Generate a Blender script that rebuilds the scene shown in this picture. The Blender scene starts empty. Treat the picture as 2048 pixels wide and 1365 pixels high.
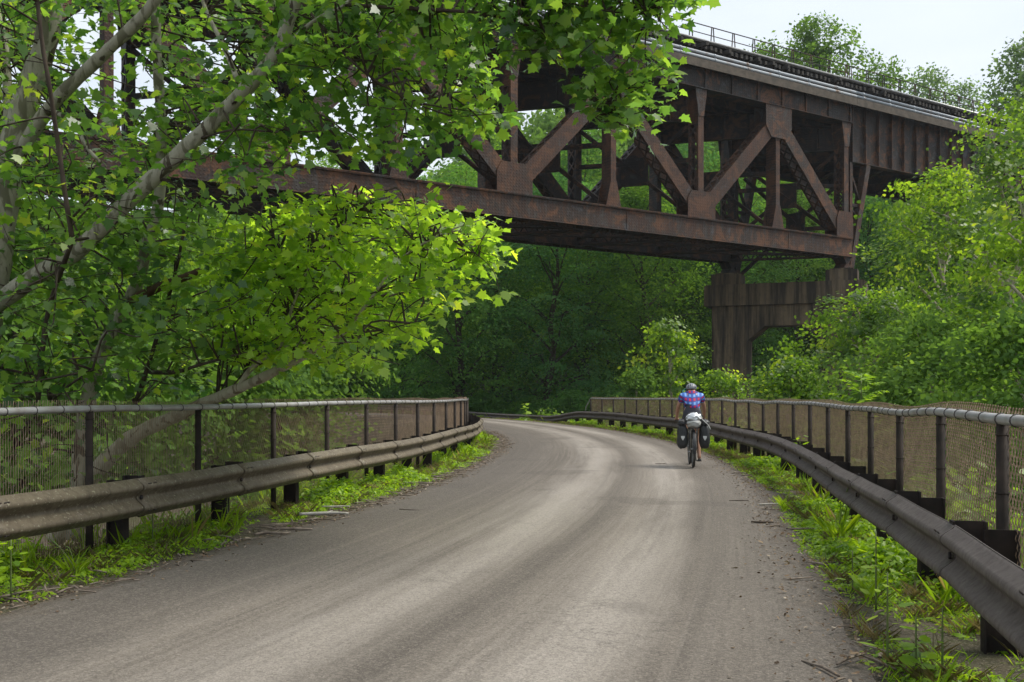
import bpy, bmesh, math, random
import numpy as np
from mathutils import Vector, Matrix
R = math.radians
scene = bpy.context.scene
col = scene.collection

# ------------------------------------------------------------------ camera, world, sun
F, CX, HY, HC = 2100.0, 1024.0, 791.0, 1.4
cam = bpy.data.cameras.new("camera")
camo = bpy.data.objects.new("camera", cam)
col.objects.link(camo)
camo.location = (0, 0, HC)
camo.rotation_euler = (R(90), 0, 0)
cam.sensor_width = 36.0
cam.lens = F / 2048 * 36.0
cam.shift_y = (HY - 682.5) / 2048
cam.clip_start = 0.05
cam.clip_end = 5000
scene.camera = camo
scene.view_settings.view_transform = 'Standard'
scene.view_settings.look = 'None'
scene.view_settings.exposure = 0.84
scene.view_settings.gamma = 1.0

SUN_AZ, SUN_EL = 78.0, 54.0        # azimuth clockwise from +Y (towards +X)
w = bpy.data.worlds.new("World")
scene.world = w
w.use_nodes = True
nt = w.node_tree
nt.nodes.clear()
out = nt.nodes.new('ShaderNodeOutputWorld')
bg = nt.nodes.new('ShaderNodeBackground')
sky = nt.nodes.new('ShaderNodeTexSky')
sky.sky_type = 'NISHITA'
sky.sun_disc = False
sky.sun_elevation = R(SUN_EL)
sky.sun_rotation = R(SUN_AZ)
tc = nt.nodes.new('ShaderNodeTexCoord')
mp = nt.nodes.new('ShaderNodeMapping')
mp.inputs['Scale'].default_value = (1.0, 1.0, 3.4)
nz = nt.nodes.new('ShaderNodeTexNoise')
nz.inputs['Scale'].default_value = 2.3
nz.inputs['Detail'].default_value = 5
cr = nt.nodes.new('ShaderNodeValToRGB')
cr.color_ramp.elements[0].position = 0.36
cr.color_ramp.elements[0].color = (0.74, 0.74, 0.74, 1)
cr.color_ramp.elements[1].position = 0.60
cr.color_ramp.elements[1].color = (0.97, 0.97, 0.97, 1)
mx = nt.nodes.new('ShaderNodeMixRGB')
mx.inputs[2].default_value = (6.2, 6.7, 7.3, 1)
nt.links.new(tc.outputs['Generated'], mp.inputs['Vector'])
nt.links.new(mp.outputs[0], nz.inputs['Vector'])
nt.links.new(nz.outputs['Fac'], cr.inputs[0])
nt.links.new(cr.outputs[0], mx.inputs[0])
nt.links.new(sky.outputs[0], mx.inputs[1])
nt.links.new(mx.outputs[0], bg.inputs[0])
bg.inputs[1].default_value = 0.085
nt.links.new(bg.outputs[0], out.inputs[0])

sl = bpy.data.lights.new("sun", 'SUN')
sl.energy = 2.5
sl.angle = R(24)
sl.color = (1.0, 0.95, 0.86)
so = bpy.data.objects.new("sun", sl)
col.objects.link(so)
sd = Vector((math.sin(R(SUN_AZ)) * math.cos(R(SUN_EL)), math.cos(R(SUN_AZ)) * math.cos(R(SUN_EL)), math.sin(R(SUN_EL))))
so.rotation_euler = sd.to_track_quat('Z', 'Y').to_euler()
so.location = (20, 20, 60)

rng = np.random.default_rng(7)
random.seed(7)

def iw(x, y, Y):
    """the point at depth Y seen at photograph position x, y (used to measure the place)"""
    return Vector(((x - CX) / F * Y, Y, HC + (HY - y) / F * Y))

# ------------------------------------------------------------------ materials
class NT:
    def __init__(s, name):
        s.m = bpy.data.materials.new(name)
        s.m.use_nodes = True
        s.t = s.m.node_tree
        s.t.nodes.clear()
        s.out = s.t.nodes.new('ShaderNodeOutputMaterial')
    def n(s, typ, **kw):
        nd = s.t.nodes.new(typ)
        for k, v in kw.items():
            if hasattr(nd, k) and k not in ('inputs',):
                setattr(nd, k, v)
        return nd
    def l(s, a, b):
        s.t.links.new(a, b)
    def val(s, sock, v):
        if hasattr(v, 'default_value') or hasattr(v, 'is_linked'):
            s.l(v, sock)
        else:
            sock.default_value = v
    def math(s, op, a, b=None, c=None):
        nd = s.n('ShaderNodeMath', operation=op)
        s.val(nd.inputs[0], a)
        if b is not None: s.val(nd.inputs[1], b)
        if c is not None: s.val(nd.inputs[2], c)
        return nd.outputs[0]
    def noise(s, vec=None, scale=5, detail=4, rough=0.55, dist=0.0):
        nd = s.n('ShaderNodeTexNoise')
        nd.inputs['Scale'].default_value = scale
        nd.inputs['Detail'].default_value = detail
        nd.inputs['Roughness'].default_value = rough
        nd.inputs['Distortion'].default_value = dist
        if vec is not None: s.l(vec, nd.inputs['Vector'])
        return nd.outputs['Fac']
    def ramp(s, fac, stops):
        nd = s.n('ShaderNodeValToRGB')
        e = nd.color_ramp.elements
        while len(e) < len(stops): e.new(0.5)
        for i, (p, c) in enumerate(stops):
            e[i].position = p
            e[i].color = (c, c, c, 1) if not hasattr(c, '__len__') else (*c, 1)
        s.l(fac, nd.inputs[0])
        return nd.outputs[0]
    def mix(s, fac, a, b, typ='MIX'):
        nd = s.n('ShaderNodeMixRGB', blend_type=typ)
        s.val(nd.inputs[0], fac)
        for i, v in ((1, a), (2, b)):
            if isinstance(v, tuple): nd.inputs[i].default_value = (*v, 1)
            else: s.l(v, nd.inputs[i])
        return nd.outputs[0]
    def pos(s, scale=(1, 1, 1), obj=False):
        if obj:
            src = s.n('ShaderNodeTexCoord').outputs['Object']
        else:
            src = s.n('ShaderNodeNewGeometry').outputs['Position']
        mpn = s.n('ShaderNodeMapping')
        mpn.inputs['Scale'].default_value = scale
        s.l(src, mpn.inputs['Vector'])
        return mpn.outputs[0]
    def bump(s, h, strength=0.3, dist=0.02):
        b = s.n('ShaderNodeBump')
        b.inputs['Strength'].default_value = strength
        b.inputs['Distance'].default_value = dist
        s.l(h, b.inputs['Height'])
        return b.outputs[0]
    def finish(s, color, rough=0.7, metal=0.0, normal=None, spec=0.5, transl=None, tfac=0.4):
        p = s.n('ShaderNodeBsdfPrincipled')
        if isinstance(color, tuple): p.inputs['Base Color'].default_value = (*color, 1)
        else: s.l(color, p.inputs['Base Color'])
        s.val(p.inputs['Roughness'], rough)
        s.val(p.inputs['Metallic'], metal)
        p.inputs['Specular IOR Level'].default_value = spec
        if normal is not None: s.l(normal, p.inputs['Normal'])
        if transl is None:
            s.l(p.outputs[0], s.out.inputs[0])
        else:
            t = s.n('ShaderNodeBsdfTranslucent')
            if isinstance(transl, tuple): t.inputs[0].default_value = (*transl, 1)
            else: s.l(transl, t.inputs[0])
            m = s.n('ShaderNodeMixShader')
            m.inputs[0].default_value = tfac
            s.l(p.outputs[0], m.inputs[1])
            s.l(t.outputs[0], m.inputs[2])
            s.l(m.outputs[0], s.out.inputs[0])
        return s.m

def noisy(name, c1, c2, scale=6, rough=0.7, metal=0.0, spec=0.5, stretch=(1, 1, 1), bump=0.0, lo=0.35, hi=0.65):
    k = NT(name)
    v = k.pos(stretch, obj=True)
    f = k.ramp(k.noise(v, scale, 6), [(lo, 0.0), (hi, 1.0)])
    nrm = k.bump(k.noise(v, scale * 6, 3), bump, 0.01) if bump else None
    return k.finish(k.mix(f, c1, c2), rough, metal, nrm, spec)

def leaf_mat(name, stops, trans_gain=2.2, tfac=0.45, rough=0.45, spec=0.35):
    k = NT(name)
    a = k.n('ShaderNodeAttribute', attribute_name='rnd')
    c = k.ramp(a.outputs['Fac'], stops)
    tr = k.mix(1.0, c, (trans_gain * 1.25, trans_gain * 1.2, trans_gain * 0.6), 'MULTIPLY')
    return k.finish(c, rough, 0.0, None, spec, tr, tfac)

def bark_mat(name, pale, mid, dark, s=1.0):
    k = NT(name)
    v = k.pos((1, 1, 0.45), obj=True)
    n1 = k.noise(v, 5.5 * s, 4, 0.55, 1.2)
    n2 = k.noise(v, 16 * s, 4, 0.6, 0.5)
    c = k.mix(k.ramp(n1, [(0.40, 0.0), (0.46, 1.0)]), mid, pale)
    c = k.mix(k.ramp(n1, [(0.60, 0.0), (0.63, 1.0)]), c, dark)
    c = k.mix(k.math('MULTIPLY', k.ramp(n2, [(0.45, 0.0), (0.7, 1.0)]), 0.5), c, mid)
    return k.finish(c, 0.85, 0, k.bump(n2, 0.5, 0.01), 0.2)

M = {}
def rust(name, base, red, blue, amt=1.0):
    k = NT(name)
    v = k.pos((1, 1, 1))
    vs = k.pos((1, 1, 0.25))
    big = k.noise(v, 0.55, 5, 0.6)
    fine = k.noise(v, 9.0, 4, 0.7)
    streak = k.noise(vs, 3.2, 5, 0.65)
    c = k.mix(k.ramp(big, [(0.38, 0.0), (0.62, 1.0)]), base, red)
    c = k.mix(k.math('MULTIPLY', k.ramp(streak, [(0.48, 0.0), (0.66, 1.0)]), 0.75 * amt), c, blue)
    c = k.mix(k.math('MULTIPLY', k.ramp(fine, [(0.42, 1.0), (0.60, 0.0)]), 0.55), c, (0.018, 0.013, 0.012))
    g_ = k.n('ShaderNodeNewGeometry')
    sp_ = k.n('ShaderNodeSeparateXYZ'); k.l(g_.outputs['Position'], sp_.inputs[0])
    u_ = k.math('ADD', k.math('MULTIPLY', sp_.outputs[0], 0.822), k.math('MULTIPLY', sp_.outputs[1], 0.569))
    du = k.math('SUBTRACT', k.math('FRACT', k.math('DIVIDE', u_, 0.21)), 0.5)
    dz = k.math('SUBTRACT', k.math('FRACT', k.math('DIVIDE', sp_.outputs[2], 0.19)), 0.5)
    rd = k.math('SQRT', k.math('ADD', k.math('MULTIPLY', du, du), k.math('MULTIPLY', dz, dz)))
    riv = k.ramp(rd, [(0.16, 1.0), (0.27, 0.0)])
    amt_r = k.math('MULTIPLY', riv, k.ramp(k.noise(v, 0.9, 3), [(0.42, 0.10), (0.58, 0.75)]))
    c = k.mix(amt_r, c, (0.022, 0.016, 0.015))
    patch = k.noise(v, 1.6, 5, 0.7)
    c = k.mix(k.math('MULTIPLY', k.ramp(patch, [(0.54, 0.0), (0.68, 1.0)]), 0.55 * amt), c, (0.165, 0.068, 0.030))
    c = k.mix(1.0, c, (0.44, 0.395, 0.31), 'MULTIPLY')
    wx_ = k.noise(v, 0.8, 6, 0.75, 0.8)
    c = k.mix(k.math('MULTIPLY', k.ramp(wx_, [(0.50, 0.0), (0.58, 1.0)]), 0.72 * amt), c, (0.125, 0.050, 0.018))
    c = k.mix(k.math('MULTIPLY', k.ramp(wx_, [(0.34, 1.0), (0.42, 0.0)]), 0.55 * amt), c, (0.075, 0.082, 0.088))
    hh = k.math('ADD', fine, k.math('MULTIPLY', riv, 0.6))
    return k.finish(c, 0.66, 0.0, k.bump(hh, 0.6, 0.03), 0.35)
M['steel'] = rust('weathered_bridge_steel', (0.080, 0.050, 0.038), (0.135, 0.056, 0.028), (0.135, 0.150, 0.175), 1.1)
M['steel_red'] = rust('rusty_bridge_steel', (0.105, 0.052, 0.033), (0.185, 0.070, 0.032), (0.13, 0.105, 0.10), 0.7)
M['steel_dark'] = rust('dark_bridge_steel', (0.022, 0.018, 0.018), (0.042, 0.023, 0.018), (0.036, 0.038, 0.044), 0.7)  # darker copy of the bridge steel, shade of far and inner members painted in
M['steel_grey'] = rust('grey_bridge_steel', (0.055, 0.054, 0.058), (0.062, 0.042, 0.036), (0.092, 0.096, 0.110))
M['steel_lace'] = rust('shaded_lacing_steel', (0.050, 0.033, 0.028), (0.075, 0.037, 0.025), (0.07, 0.068, 0.075), 0.6)  # lacing darkened in colour to stand for shade on the side faces
M['pipe'] = noisy('galvanised_pipe', (0.30, 0.33, 0.36), (0.20, 0.14, 0.10), 1.5, 0.5, 0.3, 0.5, (1, 1, 1), 0, 0.55, 0.72)
M['timber'] = noisy('bridge_tie_timber', (0.020, 0.018, 0.016), (0.050, 0.042, 0.034), 2.5, 0.9)
M['board'] = noisy('walkway_board', (0.055, 0.043, 0.030), (0.105, 0.083, 0.060), 2.5, 0.85)
M['bright_edge'] = noisy('worn_metal_edge', (0.42, 0.43, 0.44), (0.25, 0.24, 0.23), 3, 0.4, 0.5)
M['rail_left'] = None
def guard(name, a, b, c3, lichen):
    k = NT(name)
    v = k.pos((1, 1, 1))
    n1 = k.noise(v, 2.2, 6, 0.65)
    n2 = k.noise(k.pos((1, 1, 0.2)), 22, 4, 0.7)
    c = k.mix(k.ramp(n1, [(0.35, 0.0), (0.68, 1.0)]), a, b)
    c = k.mix(k.math('MULTIPLY', k.ramp(n2, [(0.46, 0.0), (0.68, 1.0)]), 0.6), c, c3)
    nb = k.noise(k.pos((1, 1, 0.5)), 6.5, 6, 0.75)
    c = k.mix(k.math('MULTIPLY', k.ramp(nb, [(0.54, 0.0), (0.64, 1.0)]), 0.6), c, c3)
    c = k.mix(k.math('MULTIPLY', k.ramp(nb, [(0.30, 1.0), (0.40, 0.0)]), 0.35), c, (0.20, 0.17, 0.14))
    if lichen:
        n3 = k.noise(v, 34, 3, 0.6)
        c = k.mix(k.math('MULTIPLY', k.ramp(n3, [(0.60, 0.0), (0.68, 1.0)]), lichen), c, (0.40, 0.38, 0.27))
    return k.finish(c, k.ramp(n2, [(0.3, 0.50), (0.7, 0.78)]), 0.0, k.bump(k.math('ADD', n2, k.math('MULTIPLY', n1, 2.0)), 0.13, 0.006), 0.4)
M['rail_left'] = guard('lichened_guardrail_steel', (0.095, 0.074, 0.046), (0.145, 0.118, 0.076), (0.055, 0.042, 0.026), 0.5)
M['rail_right'] = guard('brown_guardrail_steel', (0.080, 0.063, 0.055), (0.118, 0.097, 0.085), (0.052, 0.040, 0.034), 0.10)
M['post_steel'] = noisy('dark_post_steel', (0.016, 0.013, 0.012), (0.038, 0.027, 0.022), 7, 0.8, 0, 0.2)
M['fence_post'] = noisy('brown_fence_post', (0.020, 0.016, 0.013), (0.042, 0.031, 0.024), 8, 0.75, 0, 0.2)
M['top_rail'] = noisy('grey_fence_rail', (0.40, 0.40, 0.40), (0.27, 0.25, 0.23), 5, 0.42, 0.25)
M['wire'] = noisy('rusted_chain_wire', (0.38, 0.265, 0.175), (0.22, 0.15, 0.10), 9, 0.6, 0.2)
M['wire_dark'] = noisy('dark_tie_wire', (0.05, 0.045, 0.04), (0.08, 0.07, 0.06), 9, 0.6, 0.2)
M['slot'] = noisy('slot_shadow_rust', (0.012, 0.010, 0.009), (0.03, 0.016, 0.010), 20, 0.8)
M['bark'] = bark_mat('sycamore_bark', (0.34, 0.32, 0.25), (0.155, 0.145, 0.098), (0.075, 0.060, 0.042))
M['bark_pale'] = bark_mat('pale_sycamore_bark', (0.44, 0.40, 0.31), (0.28, 0.25, 0.18), (0.20, 0.16, 0.11))
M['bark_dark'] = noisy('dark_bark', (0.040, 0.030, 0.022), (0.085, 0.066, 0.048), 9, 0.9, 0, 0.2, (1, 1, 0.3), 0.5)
M['bark_stub'] = noisy('dead_wood', (0.060, 0.034, 0.020), (0.12, 0.075, 0.048), 9, 0.9, 0, 0.2, (1, 1, 0.4), 0.6)
M['leaf_syc'] = leaf_mat('sycamore_leaves', [(0.0, (0.030, 0.078, 0.022)), (0.45, (0.078, 0.158, 0.030)), (0.85, (0.150, 0.245, 0.036)), (1.0, (0.25, 0.31, 0.04))], 2.7, 0.50, 0.30, 0.6)
M['leaf_syc_b'] = leaf_mat('sunlit_sycamore_leaves', [(0.0, (0.092, 0.178, 0.022)), (0.5, (0.190, 0.305, 0.030)), (0.9, (0.28, 0.395, 0.040)), (1.0, (0.36, 0.42, 0.05))], 2.5, 0.55, 0.36, 0.5)  # brighter copy of the sycamore leaves, sun shining through put into the colour
M['leaf_right'] = leaf_mat('light_tree_leaves', [(0.0, (0.038, 0.088, 0.013)), (0.5, (0.100, 0.182, 0.018)), (0.9, (0.180, 0.275, 0.025)), (1.0, (0.25, 0.32, 0.03))], 2.3, 0.46)
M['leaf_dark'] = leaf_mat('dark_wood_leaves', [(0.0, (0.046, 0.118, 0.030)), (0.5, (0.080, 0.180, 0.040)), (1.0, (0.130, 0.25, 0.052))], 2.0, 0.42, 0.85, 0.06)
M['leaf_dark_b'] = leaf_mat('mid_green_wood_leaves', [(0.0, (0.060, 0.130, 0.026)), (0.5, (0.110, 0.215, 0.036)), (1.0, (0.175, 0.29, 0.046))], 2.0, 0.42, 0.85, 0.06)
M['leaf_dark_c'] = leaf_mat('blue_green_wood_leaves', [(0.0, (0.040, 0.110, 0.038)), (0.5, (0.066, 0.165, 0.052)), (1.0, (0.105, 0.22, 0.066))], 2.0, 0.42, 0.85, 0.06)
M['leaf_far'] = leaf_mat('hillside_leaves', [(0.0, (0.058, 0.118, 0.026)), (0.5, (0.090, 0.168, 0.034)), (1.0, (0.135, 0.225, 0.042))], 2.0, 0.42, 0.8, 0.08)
M['leaf_blue'] = leaf_mat('haze_tinted_leaves', [(0.0, (0.060, 0.110, 0.048)), (0.5, (0.088, 0.150, 0.062)), (1.0, (0.125, 0.195, 0.08))], 2.0, 0.42, 0.55, 0.2)  # bluish tint paints the haze of distance into the leaf colour
M['weed'] = leaf_mat('verge_weed_leaves', [(0.0, (0.085, 0.165, 0.014)), (0.45, (0.180, 0.300, 0.016)), (0.85, (0.290, 0.415, 0.020)), (0.96, (0.30, 0.38, 0.03)), (1.0, (0.26, 0.21, 0.10))], 2.0, 0.42)
M['dry'] = leaf_mat('dry_seed_heads', [(0.0, (0.16, 0.14, 0.07)), (1.0, (0.24, 0.20, 0.12))], 1.2, 0.3)
M['litter'] = leaf_mat('leaf_litter', [(0.0, (0.050, 0.034, 0.022)), (0.5, (0.13, 0.085, 0.05)), (0.85, (0.22, 0.16, 0.10)), (1.0, (0.36, 0.31, 0.24))], 1.0, 0.1, 0.8, 0.2)
M['stick'] = noisy('weathered_stick', (0.10, 0.075, 0.055), (0.22, 0.18, 0.14), 12, 0.85)
M['stick_grey'] = noisy('grey_bare_stick', (0.30, 0.28, 0.25), (0.42, 0.40, 0.36), 12, 0.85)

RC = Vector((-89.7, 30.0, 0))          # centre of the bend
RL, RR = 88.75, 95.05                  # lines of the two guardrails
def near_shift(r, th):
    t = np.clip((-0.195 - th) / 0.105, 0, 1)
    r = np.asarray(r)
    return np.where(r > 93.5, 0.36 * t * t * (3 - 2 * t), 0.0) * np.clip((r - 93.5) / 1.0, 0, 1) * (1 - 0.5 * np.clip((r - 95.32) / 0.08, 0, 1))
def arc(r, th, z=0.0):
    if r > 93.5: r = r + float(near_shift(r, th))
    return Vector((RC.x + r * math.cos(th), RC.y + r * math.sin(th), z))

def lateral(k):
    g = k.n('ShaderNodeNewGeometry')
    sx = k.n('ShaderNodeSeparateXYZ')
    k.l(g.outputs['Position'], sx.inputs[0])
    dx = k.math('SUBTRACT', sx.outputs[0], RC.x)
    dy = k.math('SUBTRACT', sx.outputs[1], RC.y)
    r = k.math('SQRT', k.math('ADD', k.math('MULTIPLY', dx, dx), k.math('MULTIPLY', dy, dy)))
    th = k.math('MULTIPLY', k.math('ARCTAN2', dy, dx), 92.0)
    mr = k.n('ShaderNodeMapRange', interpolation_type='SMOOTHSTEP')
    k.l(th, mr.inputs[0])
    for q_, v_ in ((1, -0.195 * 92), (2, -0.300 * 92), (3, 0.0), (4, 0.36)): mr.inputs[q_].default_value = v_
    cl_ = k.n('ShaderNodeClamp'); k.l(k.math('SUBTRACT', r, 93.5), cl_.inputs[0])
    r = k.math('SUBTRACT', r, k.math('MULTIPLY', mr.outputs[0], cl_.outputs[0]))
    cb = k.n('ShaderNodeCombineXYZ')
    k.l(r, cb.inputs[0]); k.l(th, cb.inputs[1])
    return r, th, cb.outputs[0]

def road_material():
    k = NT('worn_gravel_asphalt')
    r, th, uv = lateral(k)
    def mapped(sx, sy):
        m = k.n('ShaderNodeMapping')
        m.inputs['Scale'].default_value = (sx, sy, 1)
        k.l(uv, m.inputs['Vector'])
        return m.outputs[0]
    p = k.pos()
    grain = k.noise(p, 95, 3, 0.75)
    grain2 = k.noise(p, 30, 4, 0.7)
    blot = k.noise(mapped(0.9, 0.14), 1.0, 5, 0.6)
    streak = k.noise(mapped(1.7, 0.045), 1.0, 6, 0.60, 0.6)
    fine = k.noise(mapped(17.0, 0.22), 1.0, 4, 0.6)
    c = k.mix(k.ramp(streak, [(0.34, 0.0), (0.66, 1.0)]), (0.118, 0.103, 0.087), (0.248, 0.222, 0.192))
    c = k.mix(k.math('MULTIPLY', k.ramp(fine, [(0.46, 0.0), (0.64, 1.0)]), 0.34), c, (0.31, 0.282, 0.248))
    fin2 = k.noise(mapped(46.0, 0.30), 1.0, 3, 0.6)
    c = k.mix(k.math('MULTIPLY', k.ramp(fin2, [(0.36, 1.0), (0.48, 0.0)]), 0.34), c, (0.070, 0.061, 0.052))
    c = k.mix(k.math('MULTIPLY', k.ramp(blot, [(0.42, 0.0), (0.64, 1.0)]), 0.55), c, (0.110, 0.097, 0.083))
    # two worn dusty wheel tracks towards the outer side of the bend
    def band(c0, wdt):
        d = k.math('ABSOLUTE', k.math('SUBTRACT', k.math('ADD', r, k.math('MULTIPLY', k.math('SUBTRACT', blot, 0.5), 0.5)), c0))
        return k.ramp(k.math('DIVIDE', d, wdt), [(0.25, 1.0), (1.0, 0.0)])
    tr = k.math('MAXIMUM', band(91.75, 0.62), band(93.15, 0.50))
    c = k.mix(k.math('MULTIPLY', k.math('MULTIPLY', tr, k.ramp(k.noise(mapped(1.2, 0.11), 1.0, 5, 0.65), [(0.36, 0.10), (0.58, 1.0)])), 0.80), c, (0.40, 0.37, 0.335))
    # thin dark ruts beside the tracks
    rut = k.math('MAXIMUM', band(92.45, 0.20), band(93.72, 0.22))
    c = k.mix(k.math('MULTIPLY', rut, 0.38), c, (0.085, 0.075, 0.066))
    # darker asphalt and brown grit along the edges
    edge = k.math('MAXIMUM', k.ramp(k.math('SUBTRACT', 91.6, k.math('ADD', r, k.math('MULTIPLY', blot, 0.7))), [(0.0, 0.0), (1.5, 1.0)]),
                  k.ramp(k.math('SUBTRACT', k.math('ADD', r, k.math('MULTIPLY', blot, 0.5)), 93.95), [(0.0, 0.0), (0.65, 1.0)]))
    c = k.mix(k.math('MULTIPLY', edge, 0.72), c, (0.086, 0.076, 0.067))
    rag = k.math('MULTIPLY', k.math('SUBTRACT', k.noise(p, 2.6, 6, 0.7), 0.5), 1.3)
    brd = k.math('MAXIMUM', k.ramp(k.math('SUBTRACT', 89.72, k.math('ADD', r, rag)), [(0.0, 0.0), (0.30, 1.0)]),
                 k.ramp(k.math('SUBTRACT', k.math('ADD', r, rag), 94.28), [(0.0, 0.0), (0.45, 1.0)]))
    c = k.mix(k.math('MULTIPLY', brd, 0.9), c, k.mix(k.ramp(grain2, [(0.4, 0.0), (0.6, 1.0)]), (0.060, 0.046, 0.034), (0.125, 0.100, 0.076)))
    c = k.mix(k.math('MULTIPLY', k.ramp(grain, [(0.38, 1.0), (0.52, 0.0)]), 0.40), c, (0.055, 0.049, 0.043))
    c = k.mix(k.math('MULTIPLY', k.ramp(grain, [(0.56, 0.0), (0.72, 1.0)]), 0.42), c, (0.46, 0.43, 0.385))
    c = k.mix(k.math('MULTIPLY', k.ramp(grain2, [(0.40, 1.0), (0.55, 0.0)]), 0.22), c, (0.06, 0.053, 0.047))
    h = k.math('ADD', k.math('MULTIPLY', grain, 0.6), k.math('MULTIPLY', grain2, 0.4))
    st2 = k.noise(mapped(7.5, 0.035), 1.0, 3, 0.55)
    c = k.mix(k.math('MULTIPLY', k.ramp(st2, [(0.54, 0.0), (0.66, 1.0)]), 0.10), c, (0.34, 0.30, 0.255))
    c = k.mix(k.math('MULTIPLY', k.ramp(st2, [(0.34, 1.0), (0.44, 0.0)]), 0.12), c, (0.075, 0.064, 0.054))
    ck = k.math('ABSOLUTE', k.math('SUBTRACT', k.noise(p, 0.55, 7, 0.62, 0.4), 0.5))
    ckm = k.math('MULTIPLY', k.ramp(ck, [(0.0016, 1.0), (0.0050, 0.0)]), k.ramp(k.noise(p, 0.23, 2), [(0.50, 0.0), (0.60, 1.0)]))
    c = k.mix(k.math('MULTIPLY', ckm, 0.40), c, (0.035, 0.031, 0.028))
    pt = k.ramp(k.noise(p, 0.42, 3, 0.5), [(0.60, 0.0), (0.63, 1.0)])
    c = k.mix(k.math('MULTIPLY', pt, 0.32), c, (0.075, 0.067, 0.060))
    stone = k.n('ShaderNodeTexVoronoi'); stone.inputs['Scale'].default_value = 70
    k.l(p, stone.inputs['Vector'])
    sv = k.n('ShaderNodeSeparateXYZ'); k.l(stone.outputs['Color'], sv.inputs[0])
    c = k.mix(k.math('MULTIPLY', k.ramp(sv.outputs[0], [(0.55, 0.0), (0.95, 1.0)]), 0.20), c, (0.40, 0.36, 0.31))
    c = k.mix(k.math('MULTIPLY', k.ramp(sv.outputs[1], [(0.6, 0.0), (0.95, 1.0)]), 0.26), c, (0.050, 0.043, 0.037))
    c = k.mix(1.0, c, (0.91, 0.885, 0.85), 'MULTIPLY')
    h = k.math('ADD', h, k.math('MULTIPLY', sv.outputs[2], 0.35))
    return k.finish(c, 0.85, 0, k.bump(h, 0.7, 0.014), 0.25)
M['road'] = road_material()

def ground_material():
    k = NT('woodland_soil')
    p = k.pos()
    n1 = k.noise(p, 0.9, 6, 0.65)
    n2 = k.noise(p, 14, 5, 0.7)
    n3 = k.noise(p, 60, 3, 0.7)
    c = k.mix(k.ramp(n2, [(0.40, 0.0), (0.60, 1.0)]), (0.032, 0.025, 0.018), (0.110, 0.086, 0.064))
    c = k.mix(k.math('MULTIPLY', k.ramp(n1, [(0.46, 0.0), (0.62, 1.0)]), 0.7), c, (0.060, 0.072, 0.022))
    c = k.mix(k.math('MULTIPLY', k.ramp(n3, [(0.54, 0.0), (0.62, 1.0)]), 0.65), c, (0.23, 0.195, 0.155))
    n4 = k.noise(p, 130, 2, 0.7)
    c = k.mix(k.math('MULTIPLY', k.ramp(n4, [(0.36, 1.0), (0.46, 0.0)]), 0.6), c, (0.022, 0.018, 0.014))
    return k.finish(c, 0.95, 0, k.bump(n2, 0.8, 0.04), 0.2)
M['ground'] = ground_material()

def concrete_material():
    k = NT('stained_pier_concrete')
    v = k.pos((1, 1, 0.07))
    st = k.noise(v, 1.5, 6, 0.7)
    st2 = k.noise(v, 5.0, 4, 0.6)
    n = k.noise(k.pos(), 2.2, 6, 0.65)
    c = k.mix(k.ramp(st, [(0.42, 0.0), (0.60, 1.0)]), (0.034, 0.028, 0.020), (0.150, 0.113, 0.070))
    c = k.mix(k.math('MULTIPLY', k.ramp(st2, [(0.55, 0.0), (0.75, 1.0)]), 0.5), c, (0.17, 0.135, 0.10))
    c = k.mix(k.math('MULTIPLY', k.ramp(n, [(0.5, 0.0), (0.7, 1.0)]), 0.4), c, (0.04, 0.033, 0.030))
    return k.finish(c, 0.9, 0, k.bump(n, 0.4, 0.05), 0.2)
M['concrete'] = concrete_material()

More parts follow.
